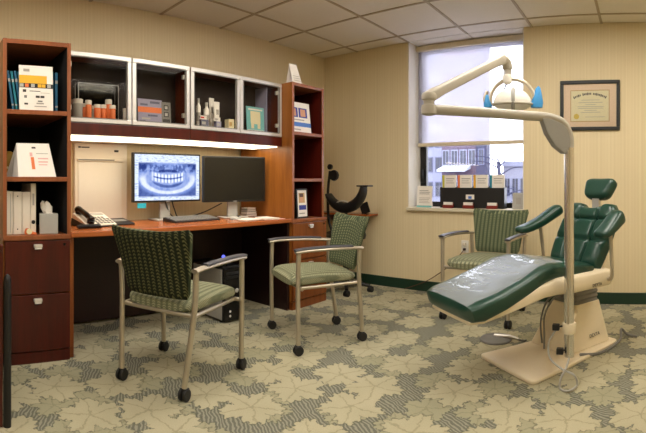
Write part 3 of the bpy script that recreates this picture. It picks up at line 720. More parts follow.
obj('shell', MB().ring_loft(rings), 'silver', ms, smooth=True)
obj('foot_pad', MB().box(-.045, .045, -.026, .026, 0, .004), 'black', ms, bevel=.002)
obj('wheel', MB().lathe([(.008, -.003), (.008, .003)], 10, mat=M4((.026, 0, .024), rx=pi / 2)), 'black', ms)
def papers(label, c, w, d, n, rz, mt='paper', name='paper_sheet', z=DT):
    m = MB(); 
    for k in range(n): m.box(-d / 2, d / 2, -w / 2, w / 2, k * .0012, k * .0012 + .001, 0, Matrix.Rotation(.06 * (k % 3 - 1), 4, 'Z'))
    o = obj(name, m, mt, origin=False); o.location = (c[0], c[1], z); o.rotation_euler = (0, 0, rz); return tag(o, label, 'paper')
papers('loose white papers on the desk by the mouse', (-2.76, 2.42), .2, .15, 6, .2)
papers('thin pile of papers near the bookcase end of the desk', (-2.73, 2.60), .12, .2, 9, -.25)
papers('small pink note lying on the desk corner by the bookcase', (-2.645, 2.66), .08, .06, 2, .3, 'pink')
for k, (w, h, mt) in enumerate([(.13, .022, 'brown'), (.12, .02, 'paper'), (.11, .018, 'black'), (.1, .016, 'paper')]):
    z = DT + [0, .022, .042, .060][k]
    m = MB().box(-3.08, -2.99, 2.672 - w / 2, 2.672 + w / 2 - .01, z, z + .003).box(-3.08, -2.99, 2.672 - w / 2, 2.672 + w / 2 - .01, z + h - .003, z + h).box(-3.08, -2.995, 2.672 - w / 2 + .003, 2.672 + w / 2 - .013, z + .003, z + h - .003, 1)
    tag(obj('book', m, [mt, 'paper']), ['brown book at the bottom of the small pile beside the dark monitor', 'white book second from the bottom of the small pile', 'black book third from the bottom of the small pile', 'small white book on top of the pile beside the dark monitor'][k], 'book', 'books piled beside the dark monitor')
cb1 = mon1
obj('cable', MB().tube(spline([(-3.12, 1.86, .95), (-3.13, 1.90, .84), (-3.16, 1.98, .775), (-3.13, 2.1, .767), (-3.15, 2.25, .768)], 8), .005, 8), 'black', cb1, True, smooth=True)
obj('cable', MB().tube(spline([(-3.12, 1.92, .95), (-3.1, 1.94, .85), (-3.17, 2.04, .77), (-3.16, 2.25, .80), (-3.1, 2.42, .88)], 8), .005, 8), 'black', cb1, True, smooth=True)

# ------------------------------------------------------------------ right bookcase contents
t = thing('tent_card', 'folded white tent card on top of the bookcase by the corner', 'card', (XF - .07, RY0 + .07, 1.887), rz=-.1)
m = MB(); A = [(.05, -.03, 0), (.05, .07, 0), (.0, .05, .17), (.0, -.03, .17)]; B = [(-.04, -.03, 0), (-.04, .06, 0), (0, .05, .17), (0, -.03, .17)]
for q, s_ in ((A, 1), (B, -1)): m.quad(*q); m.quad(*[(p[0] - .003 * s_, p[1], p[2]) for p in q])
for k in range(5): m.quad((.0515 - .055 * (k * .15), -.02, .01 + .02 * k + .01), (.0515 - .055 * (k * .15), .055, .02 + .02 * k), (.0475 - .055 * (k * .15), .055, .03 + .02 * k - .004), (.0475 - .055 * (k * .15), -.02, .03 + .02 * k - .004), 1)
obj('folded_sheet', m, ['paper', 'pale_ink'], t)
bhy = RY0 + .145
h1 = card('display_card', 'white display card with two portrait pictures and blue band on upper shelf', 'card', .27, .265, (XF - .05, bhy + .02, 1.481), 0,
     [(.06, .5, .42, .82, 'navy'), (.14, .54, .34, .78, 'skin'), (.46, .5, .86, .82, 'navy'), (.54, .54, .78, .78, 'skin'), (0, .2, 1, .34, 'royal'), (.1, .4, .7, .44, 'pale_ink'), (.1, .08, .5, .12, 'pale_ink')], .12, .006, foot=.06)
bp = card('picture_frame', 'dark framed leaflet with a portrait and blue block on bottom shelf', 'picture frame', .14, .25, (XF - .04, RY0 + .175, .751), 0,
     [(.1, .05, .92, .95, 'paper'), (.2, .52, .75, .86, 'tan'), (.32, .56, .6, .80, 'skin'), (.28, .72, .62, .84, 'brown'), (.2, .28, .85, .44, 'navy'), (.2, .14, .7, .18, 'pale_ink')], .06, .014, 'black', foot=.05)
wbk = obj('booklet', MB().box(XF - .2, XF - .03, RY0 + .03, RY0 + .052, .751, .99), 'white'); tag(wbk, 'thin white booklet standing upright beside the dark framed leaflet', 'booklet')
# ------------------------------------------------------------------ computer tower under the desk
pc = thing('computer_tower', 'black and silver computer tower on the carpet under the desk', 'computer', (-2.91, 2.22, 0))
obj('case', MB().box(-.21, .19, -.085, .09, .012, .420), 'black', pc, bevel=.004)
obj('side_panel', MB().box(-.2, .18, -.092, -.085, .02, .4), 'silver', pc, bevel=.003)
obj('bezel', MB().box(.19, .212, -.088, .092, .012, .408), 'black_gloss', pc, bevel=.006)
for z in (.33, .36): obj('drive_bay', MB().box(.212, .216, -.075, .08, z, z + .022), 'black', pc, bevel=.002)
obj('power_button', MB().lathe([(.016, 0), (.016, .004), (.01, .006)], 16, mat=M4((.212, .03, .235), ry=pi / 2)), 'nickel', pc)
obj('logo', MB().lathe([(.009, 0), (.009, .003)], 12, mat=M4((.212, -.035, .05), ry=pi / 2)).lathe([(.009, 0), (.009, .003)], 12, mat=M4((.212, -.035, .085), ry=pi / 2)), 'white', pc)
for a in (-.07, .07):
    for b in (-.17, .15): obj('foot', MB().lathe([(.012, 0), (.012, .012)], 10, c=(b, a, 0)), 'rubber', pc)
sp = thing('desk_hub', 'small dark device with a blue light on the computer tower', 'device', (-2.76, 2.17, .408))
obj('body', MB().lathe([(.028, 0), (.03, .01), (.026, .06), (.015, .068)], 16), 'black_gloss', sp, smooth=True)
obj('light', MB().lathe([(.012, .068), (.014, .085), (.008, .095)], 12), 'blue_led', sp, smooth=True)

# ================================================================== guest chairs
def guest_chair():
    r = thing('guest_chair', '', 'chair', (0, 0, 0))
    # seat and back
    rings = []; ns = 14
    for k in range(ns + 1):
        f = k / ns; yy = -.215 + .465 * f
        hw = (.215 + .035 * min(1, f * 1.6)) * (1 - max(0, (abs(2 * f - 1) - .8)) * .9); hh = .042 * (1 - max(0, (abs(2 * f - 1) - .82)) * 2.8)
        zz = .434 + .012 * sin(pi * f) - .02 * max(0, f - .85) * 4 * (f - .85) * 10 * .3
        rings.append([(a, yy, zz + b) for a, b in superell(24, hw, hh, 3.2)])
    obj('seat', MB().ring_loft(rings), 'seat_fabric', r, smooth=True)
    rings = []; nv = 14
    for k in range(nv + 1):
        f = k / nv; e = max(0, abs(2 * f - 1) - .86) / .14
        zz = .475 + .34 * f; hw = (.195 + .065 * f ** 1.2) * (1 - .06 * e); hh = .022 * (1 - .55 * e)
        yc = -.195 - .065 * f - .03 * f * f
        rings.append([(a, yc - .035 * (1 - (a / .26) ** 2) + .035 + b - .02, zz + .02 * (a / .26) ** 2 * f) for a, b in superell(28, hw, hh, 3.6)])
    bo = obj('backrest', MB().ring_loft(rings), 'back_fabric', r, smooth=True)
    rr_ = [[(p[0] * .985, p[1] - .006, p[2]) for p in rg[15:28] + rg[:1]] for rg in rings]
    obj('back_rear', MB().ring_loft(rr_, cap=False, closed=False), 'back_rear_fabric', bo, smooth=True)  # rear of the backrest, darker tones of the same pattern
    obj('seat_frame', MB().tube([(-.225, -.20, .400), (-.235, .2, .400)], .011, 10).tube([(.225, -.20, .400), (.235, .2, .400)], .011, 10).tube([(-.272, .20, .400), (.272, .20, .400)], .011, 10).tube([(-.235, -.205, .400), (.235, -.205, .400)], .011, 10), 'metal', r, smooth=True)
    for s in (-1, 1):
        fl = [(s * .27, .225, .062), (s * .272, .228, .35), (s * .274, .224, .6), (s * .274, .218, .628)]
        rl = [(s * .200, -.255, .062), (s * .213, -.24, .2), (s * .232, -.215, .42), (s * .240, -.212, .58), (s * .242, -.216, .626)]
        obj('arm', MB().tube(spline([(s * .275, .245, .630), (s * .276, .16, .638), (s * .27, 0, .640), (s * .254, -.15, .634), (s * .243, -.232, .626)], 6), .022, 12, ry=.012), 'metal', r, smooth=True)
        obj('arm_pad', MB().tube(spline([(s * .275, .25, .643), (s * .276, .16, .651), (s * .27, 0, .653), (s * .253, -.15, .646)], 6), .024, 12, ry=.008), 'arm_grey', r, smooth=True)
        for pts, nm in ((fl, 'leg'), (rl, 'leg')):
            l = obj(nm, MB().tube(spline(pts, 6), .0145, 12), 'metal', r, smooth=True)
            x, y, z = pts[0]
            c = MB().tube([(x - .022, y, .03), (x - .006, y, .03)], [.03, .03], 18).tube([(x + .006, y, .03), (x + .022, y, .03)], [.03, .03], 18).box(x - .02, x + .02, y - .012, y + .018, .035, .062)
            obj('caster', c, 'rubber', l, bevel=.004, smooth=True)
    return r
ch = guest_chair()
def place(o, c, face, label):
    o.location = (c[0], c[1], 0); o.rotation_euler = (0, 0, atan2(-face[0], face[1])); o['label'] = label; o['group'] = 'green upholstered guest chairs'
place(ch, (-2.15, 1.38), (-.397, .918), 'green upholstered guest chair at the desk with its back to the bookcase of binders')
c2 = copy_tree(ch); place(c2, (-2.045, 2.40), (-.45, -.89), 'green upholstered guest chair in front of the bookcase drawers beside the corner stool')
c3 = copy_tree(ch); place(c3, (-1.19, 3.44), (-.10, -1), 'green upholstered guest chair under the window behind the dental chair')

# ================================================================== corner stool and shelf
st = thing('assistant_stool', 'black stool with curved body support bar in the corner', 'stool', (-2.685, 3.615, 0))
for k in range(5):
    a = .35 + 2 * pi * k / 5
    l = obj('base_leg', MB().tube([(0, 0, .09), (.12 * cos(a), .12 * sin(a), .082), (.24 * cos(a), .24 * sin(a), .06)], [.026, .022, .016], 10), 'black', st, smooth=True)
    x, y = .245 * cos(a), .245 * sin(a)
    obj('caster', MB().tube([(x - .022, y, .028), (x - .005, y, .028)], .028, 16).tube([(x + .005, y, .028), (x + .022, y, .028)], .028, 16).box(x - .012, x + .012, y - .012, y + .012, .03, .06), 'rubber', l, smooth=True)
obj('gas_column', MB().lathe([(.03, .07), (.03, .25), (.018, .25), (.018, .5)], 16), 'black', st, smooth=True)
obj('seat', MB().lathe([(.15, .5), (.19, .51), (.2, .54), (.19, .57), (.12, .585), (.01, .587)], 28), 'black', st, smooth=True)
# curved support bar, seen from the side as a crescent
rings = []; N = 18
c0 = Vector((-.0, -.02, 1.06 - .02))
for k in range(N + 1):
    f = k / N; a = radians(205 + 150 * f) ; rad = .225
    w = .018 + .034 * sin(pi * f) ** .7
    cx, cz = rad * cos(a), .05 + rad * sin(a)
    ux, uz = cos(a), sin(a)
    rings.append([(cx + ux * q, -.02 + p, .985 + cz + uz * q) for p, q in superell(16, .05, w, 2.6)])
obj('support_bar', MB().ring_loft(rings), 'black', st, smooth=True)
obj('bar_tip', MB().box(.17, .30, -.07, .03, 1.015, 1.03), 'black', st, bevel=.006)
obj('bar_rod', MB().tube(spline([(-.19, .02, .56), (-.235, .02, .7), (-.235, .01, .95), (-.2, 0, 1.17)], 6), .014, 10).tube([(0, .0, .57), (0, 0, .79)], .016, 10), 'black', st, smooth=True)
obj('adjust_knob', MB().lathe([(.02, -.02), (.05, -.016), (.055, 0), (.05, .016), (.02, .02)], 20, mat=M4((-.125, -.03, 1.125), rx=pi / 2)).lathe([(.01, -.012), (.028, -.01), (.028, .01), (.01, .012)], 14, mat=M4((-.175, -.03, 1.21), rx=pi / 2)), 'black', st, smooth=True)
obj('bar_handle', MB().tube(spline([(-.09, -.05, .845), (-.04, -.05, .872), (.04, -.05, .872), (.09, -.05, .845)], 6), .008, 8), 'nickel', st, smooth=True)
sf = thing('corner_shelf', 'small cherry shelf mounted on the wall behind the black stool', 'shelf', (-2.85, 3.9, .70))
obj('board', MB().box(XL + .002, -2.56, 3.80, YB - .001, .715, .735), 'cherry_top', sf, True, .003)
obj('bracket', MB().prism([(YB - .001, .715), (YB - .15, .715), (YB - .001, .58)], -2.8, -2.78, 'yz'), 'cherry_front', sf, True)
obj('bracket', MB().prism([(YB - .001, .715), (YB - .15, .715), (YB - .001, .58)], -3.1, -3.08, 'yz'), 'cherry_front', sf, True)
tag(obj('tablet_case', MB().box(-.05, .05, -.012, .0, 0, .11, 0, M4((-2.655, 3.93, .7377), rx=-.0, rz=0, ry=-.35)), 'black'), 'black case leaning on the small corner shelf', 'case')

# ================================================================== dental chair
AX = Vector((.585, .81, 0)).normalized(); dc_rz = atan2(-AX.x, AX.y)
D0 = Vector((-.743, 2.487, 0))
dc = thing('dental_chair', 'green leather dental treatment chair with cream shell and headrest', 'dental chair', D0, dc_rz)
def rounded(poly, r=.04, n=4):
    out = []; N = len(poly)
    for i in range(N):
        p0, p, p1 = Vector(poly[i - 1]), Vector(poly[i]), Vector(poly[(i + 1) % N]); a = p + (p0 - p).normalized() * r; b = p + (p1 - p).normalized() * r
        for k in range(n + 1):
            t = k / n; out.append(tuple(a * (1 - t) ** 2 + p * 2 * t * (1 - t) + b * t * t))
    return out
# base plate and pedestal
pl = rounded([(-.25, -.02), (.25, -.02), (.16, .8), (-.22, .8)], .04)
obj('base_plate', MB().prism(pl, 0, .022, 'xy'), 'cream_shell', dc, bevel=.006, smooth=True)
def frus(b0, b1, z0, z1): 
    return [[(x, y, z0) for x, y in b0], [(x, y, z1) for x, y in b1]]
q0 = rounded([(-.225, .36), (.125, .36), (.125, .76), (-.2, .76)], .03); q1 = rounded([(-.115, .46), (.10, .46), (.10, .68), (-.10, .68)], .02)
pd = obj('pedestal', MB().ring_loft(frus(q0, q1, .022, .30)), 'cream_shell', dc, bevel=.006, smooth=True)
tm = text_mesh('DEXTA', .03); R = M4((.1265, .60, .095), rx=radians(85), rz=pi / 2); 
tm.v = [tuple(R @ Vector(p)) for p in tm.v]; obj('lettering', tm, 'ink', pd)
obj('lift_bellows', MB().ring_loft([[(x * s_, .57 + (y - .57) * s_, z) for x, y in q1] for s_, z in ((.96, .30), (.90, .315), (.96, .33), (.9, .345), (.96, .36), (.9, .375), (.96, .39), (.9, .41), (.9, .44))]), 'grey', dc, smooth=True)
# cream shell under the cushions: profile lofted along the chair
def st_ring(t, s0, z0, hw, hh, tilt=0.0, e=4.0, n=28):
    return [(a + s0, t - b * sin(tilt), z0 + b * cos(tilt)) for a, b in superell(n, hw, hh, e)]
sh_st = [(-.37, .372, .19, .010, .3), (-.31, .385, .225, .018, .3), (-.12, .436, .25, .032, .3), (.05, .480, .262, .045, .25), (.16, .490, .264, .054, .1), (.28, .482, .264, .058, 0), (.46, .478, .262, .058, 0), (.55, .476, .262, .058, 0), (.60, .476, .262, .058, 0), (.612, .476, .256, .052, 0)]
shell = obj('seat_shell', MB().ring_loft([st_ring(t, 0, z, hw, hh, tl, 6.0) for t, z, hw, hh, tl in sh_st]), 'cream_shell', dc, smooth=True)
tm = text_mesh('DEXTA', .026); R = M4((.2625, .47, .452), rx=pi / 2, rz=pi / 2); tm.v = [tuple(R @ Vector(p)) for p in tm.v]; obj('lettering', tm, 'ink', shell)
cu = [(-.395, .418, .17, .024, .3), (-.378, .420, .235, .047, .3), (-.33, .430, .258, .056, .3), (-.2, .464, .262, .054, .32), (-.05, .512, .256, .052, .32), (.07, .556, .25, .054, .24), (.15, .566, .244, .055, .05), (.25, .560, .236, .05, -.05), (.36, .545, .23, .045, -.05), (.47, .535, .225, .04, 0), (.50, .533, .21, .03, 0)]
seat = obj('seat_cushion', MB().ring_loft([st_ring(t, 0, z, hw, hh, tl, 4.5, 36) for t, z, hw, hh, tl in cu]), 'green_leather', dc, smooth=True)
# clear plastic sleeve over the leg part
ring = []
for t, z, hw, hh, tl in cu[1:8]:
    pts = []
    for j in range(25):
        a = pi * j / 24; c, q = cos(a), sin(a)
        pts.append(((hw * .99 + .003) * abs(c) ** .42 * (1 if c >= 0 else -1) * .9, (hh + .004) * abs(q) ** .42 if q > .02 else .2 * hh))
    ring.append([(a + .0, t - b * sin(tl), z + b * cos(tl) + .003 * sin(9 * a * 8 + t * 30) * .4) for a, b in pts])
obj('plastic_cover', MB().ring_loft(ring, cap=False, closed=False), 'clear_cover', seat, smooth=True)
# backrest
bt = Vector((0, .545, .515)); bu = Vector((0, .225, .40)).normalized(); bn = Vector((0, -bu.z, bu.y)); BL = .45
def back_pt(u, v, d):
    hw = .215 + .02 * sin(pi * min(1, v)) ; top = 1.0 - (.085 * math.exp(-(u / .36) ** 4) + .10 * max(0, abs(u) - .8) / .2) * max(0, (v - .70) / .30) ** 1.5
    return bt + Vector((u * hw, 0, 0)) + bu * (BL * v * top) + bn * d
NU, NV = 40, 36; vs = []; fs = []
for side in (0, 1):
    for i in range(NV + 1):
        for j in range(NU + 1):
            u = -1 + 2 * j / NU; vv = i / NV
            edge = (1 - abs(u) ** 8) * (1 - abs(2 * vv - 1) ** 10)
            if side == 0:
                d = .062 * edge ** .5
                for g0 in (-.36, .36): d -= .024 * math.exp(-((u - g0) / .04) ** 2) * edge
                for g0 in (.40, .72): d -= .020 * math.exp(-((vv - g0) / .024) ** 2) * edge
                d += .018 * max(0, abs(u) - .36) * edge
            else: d = -.025 * edge ** .5
            vs.append(back_pt(u, vv, d))
st_ = (NV + 1) * (NU + 1)
for side in (0, 1):
    for i in range(NV):
        for j in range(NU):
            a = side * st_ + i * (NU + 1) + j; fs.append((a, a + 1, a + NU + 2, a + NU + 1))
loop = [i for i in range(NU + 1)] + [i * (NU + 1) + NU for i in range(1, NV + 1)] + [NV * (NU + 1) + j for j in range(NU - 1, -1, -1)] + [i * (NU + 1) for i in range(NV - 1, 0, -1)]
for a, b in zip(loop, loop[1:] + loop[:1]): fs.append((a, b, st_ + b, st_ + a))
obj('backrest', MB().add(vs, fs), 'green_leather', dc, smooth=True)
obj('back_shell', MB().ring_loft([[(a, *(bt + bu * (BL * v_) - bn * (.03 + b))[1:]) for a, b in superell(24, hw, .018, 4)] for v_, hw in ((.0, .2), (.1, .21), (.6, .2), (.85, .16), (.9, .1))]), 'cream_shell', dc, smooth=True)
# headrest
hp_ = bt + bu * .40 - bn * .01
obj('headrest_post', MB().tube([hp_ + bn * .0, hp_ + bu * .12], .012, 10).box(-.03, .03, hp_.y - .0, hp_.y + .02, hp_.z, hp_.z + .09), 'nickel', dc, smooth=True)
hc = bt + bu * .555 + bn * .03; rings = []
for k in range(13):
    f = k / 12; g_ = 2 * f - 1; e = max(.05, 1 - abs(g_) ** 5)
    c = hc + bu * (.082 * g_)
    rings.append([tuple(c + Vector((a, 0, 0)) + bn * (b - .022 * (1 - (a / .13) ** 2) * (b > 0))) for a, b in superell(28, .135 * (.75 + .25 * f) * e ** .4, .055 * e ** .5, 3.2)])
obj('headrest', MB().ring_loft(rings), 'green_leather', dc, smooth=True)
# arms
for s in (-1, 1):
    path = spline([(s * .315, .33, .742), (s * .315, .40, .748), (s * .312, .52, .785), (s * .30, .64, .845), (s * .29, .70, .875)] if s < 0 else
                  [(.30, .44, .748), (.305, .475, .762), (.308, .53, .795), (.305, .59, .835), (.30, .635, .855)], 6)
    n_ = len(path); rings = []
    for i, p in enumerate(path):
        f = i / (n_ - 1); tdir = (path[min(i + 1, n_ - 1)] - path[max(i - 1, 0)]).normalized(); nrm = Vector((0, -tdir.z, tdir.y))
        e = max(.12, 1 - abs(2 * f - 1) ** 7)
        rings.append([tuple(p + Vector((a, 0, 0)) + nrm * b) for a, b in superell(20, (.05 if s < 0 else .058) * e ** .5, ((.024 + .02 * f) if s < 0 else (.02 + .034 * f)) * e ** .5, 2.8)])
    arm = obj('armrest', MB().ring_loft(rings), 'green_leather', dc, smooth=True)
    obj('arm_post', MB().tube(spline([(s * .27, .56, .47), (s * .30, .56, .50), (s * .308, .545, .65), (s * .312, .53, .77)], 5), .012, 10), 'metal', dc, smooth=True)
    obj('pivot_knob', MB().lathe([(.022, 0), (.022, .012), (.012, .02)], 16, mat=M4((s * .25, .60, .475), ry=s * pi / 2)), 'nickel', dc, smooth=True)
def wl(s, t, z): 
    R = Vector((AX.y, -AX.x, 0)); p = D0 + R * s + AX * t; return (p.x, p.y, z)
obj('power_cable', MB().tube(spline([(.10, .44, .40), (.02, .36, .36), (-.05, .335, .24), (-.06, .34, .1), (-.05, .33, .03)], 8), .006, 8).tube(spline([(.06, .44, .40), (-.03, .35, .34), (-.08, .33, .2), (-.075, .335, .06)], 8), .006, 8), 'grey', dc, smooth=True)

# ------------------------------------------------------------------ dental light on its pole
PS, PT = .315, .180
P0 = Vector(wl(PS, PT, 0.124)); dl = thing('dental_light', 'beige dental operatory light on a tall steel pole with folding arm', 'dental light', P0, 0)
obj('pole', MB().lathe([(.027, 0), (.027, 1.12)], 24, c=tuple(P0)), 'steel_pole', dl, True, smooth=True)
obj('pole_rib', MB().tube([(P0.x - .002, P0.y - .027, .14), (P0.x - .002, P0.y - .027, 1.23)], .007, 8), 'metal', dl, True, smooth=True)
obj('clamp', MB().lathe([(.036, .25), (.038, .255), (.038, .30), (.036, .305)], 24, c=(P0.x, P0.y, 0)).tube([(P0.x, P0.y, .28), wl(.215, .31, .28), wl(.135, .415, .28)], .016, 10), 'cream_shell', dl, True, smooth=True)
for px, py in ((556, 327), (560, 351)):
    q_ = atR(px, py, 2.46); obj('clip', MB().box(q_.x - .018, q_.x + .018, q_.y - .015, q_.y + .015, q_.z - .016, q_.z + .016).tube([q_, (P0.x, P0.y, q_.z + .004)], .006, 6), 'black', dl, True, .004)
JR = atR(429, 108, 2.13); AZ = 1.396
J = Vector((JR.x, JR.y, AZ)); PTp = Vector((P0.x, P0.y, AZ))
adir = (J - PTp); adir.z = 0; adir.normalize()
# lower arm: rises out of the pole top, turns and runs level to the elbow
path = spline([PTp + Vector((0, 0, -.19)), PTp + Vector((0, 0, -.10)), PTp + adir * .035 + Vector((0, 0, -.03)), PTp + adir * .12 + Vector((0, 0, .0)), PTp + adir * .3, PTp + adir * .5, J - adir * .03], 6)
obj('lower_arm', MB().tube(path, .0245, 14), 'beige_plastic', dl, True, smooth=True)
# wedge shaped spring housing in the corner below the arm
wl_ = [(-.015, -.185), (.045, -.185), (.10, -.15), (.15, -.085), (.18, -.01), (.15, .0), (.05, -.03), (-.01, -.08)]
side_v = Vector((-adir.y, adir.x, 0)); m = MB()
rg = [[tuple(PTp + adir * a + Vector((0, 0, b)) + side_v * d) for a, b in wl_] for d in (-.022, .022)]
m.ring_loft(rg); obj('spring_housing', m, 'grey_plastic', dl, True, .006)
obj('elbow', MB().lathe([(.02, -.028), (.036, -.022), (.038, .0), (.034, .018), (.026, .022), (.026, .04), (.035, .044), (.036, .062), (.03, .075), (.015, .08)], 20, c=tuple(J)), 'beige_plastic', dl, True, smooth=True)
K = atR(503, 59, 2.70)
E0 = J + Vector((0, 0, .06)); ud = (K - E0).normalized()
us = ud.cross(Vector((0, 0, 1))).normalized(); un = us.cross(ud).normalized()
obj('upper_arm', MB().ring_loft([[tuple(p_ + us * a + un * b) for a, b in superell(20, w_ * .85, w_, 4.0)] for p_, w_ in ((E0 - ud * .012, .018), (E0, .026), (E0 + ud * .05, .028), (E0 + ud * .10, .025), (K - ud * .10, .025), (K - ud * .05, .029), (K - ud * .005, .029), (K + ud * .012, .018))]), 'beige_plastic', dl, True, smooth=True)
kn = [K - ud * .01, K + Vector((ud.x, ud.y, 0)) * .04 + Vector((0, 0, -.008)), K + Vector((ud.x, ud.y, 0)) * .062 + Vector((0, 0, -.045)), K + Vector((ud.x, ud.y, 0)) * .058 + Vector((0, 0, -.085))]
obj('knuckle', MB().tube(spline(kn, 5), [.028] * 6 + [.029] * 5 + [.022] * 5, 14), 'beige_plastic', dl, True, smooth=True)
H = kn[-1] + Vector((0, 0, -.02)); hd = Vector((cos(.25), sin(.25), 0))     # hd: across the yoke
obj('yoke_hub', MB().lathe([(.01, -.035), (.026, -.025), (.03, 0), (.026, .02), (.012, .03)], 16, c=tuple(H)), 'white', dl, True, smooth=True)
obj('hub_lever', MB().tube([H + Vector((0, 0, -.02)), H - hd * .02 + Vector((0, 0, -.065))], .004, 8), 'black', dl, True)
HC_ = H + Vector((0, 0, -.128)) + hd * .03
yk = [HC_ + hd * (.132 * cos(a)) + Vector((0, 0, .125 * sin(a) + .0)) for a in [radians(x) for x in range(-8, 189, 14)]]
obj('yoke', MB().tube(yk, .012, 10), 'metal', dl, True, smooth=True)
nf = hd.cross(Vector((0, 0, 1)))                                         # across the reflector
rings = []
for k in range(15):
    f = 2 * k / 14 - 1; rr = max(.06, (1 - abs(f) ** 2.6)) ** .5
    rings.append([tuple(HC_ + hd * (.112 * f) + nf * (.06 * rr * cos(a)) + Vector((0, 0, -.02 + (.085 if sin(a) > 0 else .045) * rr * sin(a)))) for a in [2 * pi * j / 24 for j in range(24)]])
obj('lamp_head', MB().ring_loft(rings), 'white', dl, True, smooth=True)
obj('head_rim', MB().tube([HC_ + hd * (.118 * cos(a)) + nf * (.064 * sin(a)) + Vector((0, 0, -.025)) for a in [2 * pi * j / 40 for j in range(41)]], .008, 8), 'beige_plastic', dl, True, smooth=True)
obj('head_band', MB().tube([HC_ + hd * .005 + nf * (.063 * cos(a)) + Vector((0, 0, -.02 + (.088 if sin(a) > 0 else .047) * sin(a))) for a in [2 * pi * j / 30 for j in range(31)]], .011, 8), 'grey_plastic', dl, True, smooth=True)
obj('lens', MB().ring_loft([[tuple(HC_ + hd * (.065 + .05 * q * cos(a)) - nf * (-.052 + .012 * q) * -1 + Vector((0, 0, -.005 + .035 * q * sin(a)))) for a in [2 * pi * j / 16 for j in range(16)]] for q in (1, .5, .05)]), 'parchment', dl, True, smooth=True)
for s in (-1, 1):
    h_ = obj('handle', MB().tube(spline([HC_ + hd * (s * .125) + Vector((0, 0, -.015)), HC_ + hd * (s * .15) + Vector((0, 0, -.02)), HC_ + hd * (s * .165) + Vector((0, 0, .01)), HC_ + hd * (s * .15) + Vector((0, 0, .055))], 4), .011, 8), 'metal', dl, True, smooth=True)
    big = 1.5 if s > 0 else 1.0
    bag = [[tuple(HC_ + hd * (s * (.145 + .01 * q)) + hd * (.03 * w_ * cos(a) * big * .7) + nf * (.022 * w_ * sin(a)) + Vector((0, 0, -.045 + .1 * q * big * .85))) for a in [2 * pi * j / 12 for j in range(12)]] for q, w_ in ((0, 1.1), (.25, 1.15), (.6, .8), (.9, .45), (1, .15))]
    obj('blue_sleeve', MB().ring_loft(bag), 'sky', h_, True, smooth=True)

# ------------------------------------------------------------------ foot control and cords on the carpet
fc = thing('foot_control', 'round dark foot control with chrome lever on the carpet behind the base plate', 'foot control', (-.955, 2.945, 0))
obj('disc', MB().lathe([(.105, 0), (.11, .006), (.105, .014), (.06, .026), (.01, .028)], 28), 'grey', fc, smooth=True)
obj('lever', MB().tube([(-.01, 0, .03), (.10, -.005, .035), (.16, -.01, .025)], [.012, .012, .007], 10), 'nickel', fc, smooth=True)
obj('cord', MB().tube(spline([(.15, -.01, .024), (.19, 0, .012), (.2, .03, .008)], 6), .007, 8), 'grey', fc, smooth=True)
cpts = [atR(557, 328, 2.46), atR(549, 342, 2.45), atR(550, 358, 2.43), atR(562, 369, 2.40), atR(574, 375, 2.36), atZ(577, 385, .012), atZ(568, 391, .009), atZ(560, 388, .009), atR(561, 378, 2.36), atR(566, 368, 2.38), atR(569, 358, 2.46)]
obj('cord', MB().tube(spline(cpts, 8), .0055, 8), 'silver', dl, True, smooth=True)
wcord = [wl(.17, .42, .03), wl(.2, .55, .008), wl(.19, .7, .008), wl(.16, .82, .02), wl(.12, .88, .06), wl(.14, .92, .02), wl(.2, .95, .008)]
tag(obj('floor_hose', MB().tube(spline(wcord, 8), .009, 8), 'grey', None, smooth=True), 'grey hose lying along the cream chair base', 'hose')

# ================================================================== on the back wall
fx0, fz0 = atY(560, 131, YB - .01), None
dp = thing('framed_diploma', 'certificate in a dark wooden frame hanging on the wall', 'framed certificate', (-.44, YB, 1.51))
W2, H2 = .262, .435; b_ = .03
obj('frame', MB().box(-W2, W2, -.024, -.001, 0, b_).box(-W2, W2, -.024, -.001, H2 - b_, H2).box(-W2, -W2 + b_, -.024, -.001, b_, H2 - b_).box(W2 - b_, W2, -.024, -.001, b_, H2 - b_), 'black', dp, bevel=.005)
obj('mount', MB().box(-W2 + b_, W2 - b_, -.008, -.001, b_, H2 - b_), 'mat_pink', dp)
obj('mount_edge', MB().box(-.172, .172, -.0095, -.008, .075, .352), 'tan', dp)
dcert = obj('certificate', MB().box(-.165, .165, -.011, -.0095, .082, .345), 'parchment', dp)
m = MB()
for k in range(22):      # arched heading in heavy black strokes
    f = (k + .5) / 22 * 2 - 1; ang = -f * .45; x, z = .145 * f, .318 - .035 * f * f; hgt = .016 if k % 3 else .022
    if k in (5, 12): continue
    m.box(-.0048, .0048, -.0115, -.011, -hgt / 2, hgt / 2, 0, Matrix.Translation((x, 0, z)) @ Matrix.Rotation(f * .42, 4, 'Y'))
obj('heading', m, 'ink', dcert)
m = MB()
for k, (w, z) in enumerate([(.085, .262), (.11, .24), (.05, .222), (.12, .205), (.115, .19), (.06, .172), (.09, .155)]):
    m.box(-w + .01, w, -.0114, -.011, z, z + .0035)
for a in (.0, .08): m.box(a - .04, a + .05, -.0114, -.011, .115, .118)
obj('body_lines', m, 'pale_ink', dcert)
obj('seal', MB().lathe([(.024, 0), (.024, .001), (.018, .0016)], 22, mat=M4((-.118, -.011, .122), rx=pi / 2)), 'seal', dcert)
obj('glazing', MB().box(-W2 + b_, W2 - b_, -.0145, -.0135, b_, H2 - b_), 'glass', dp)
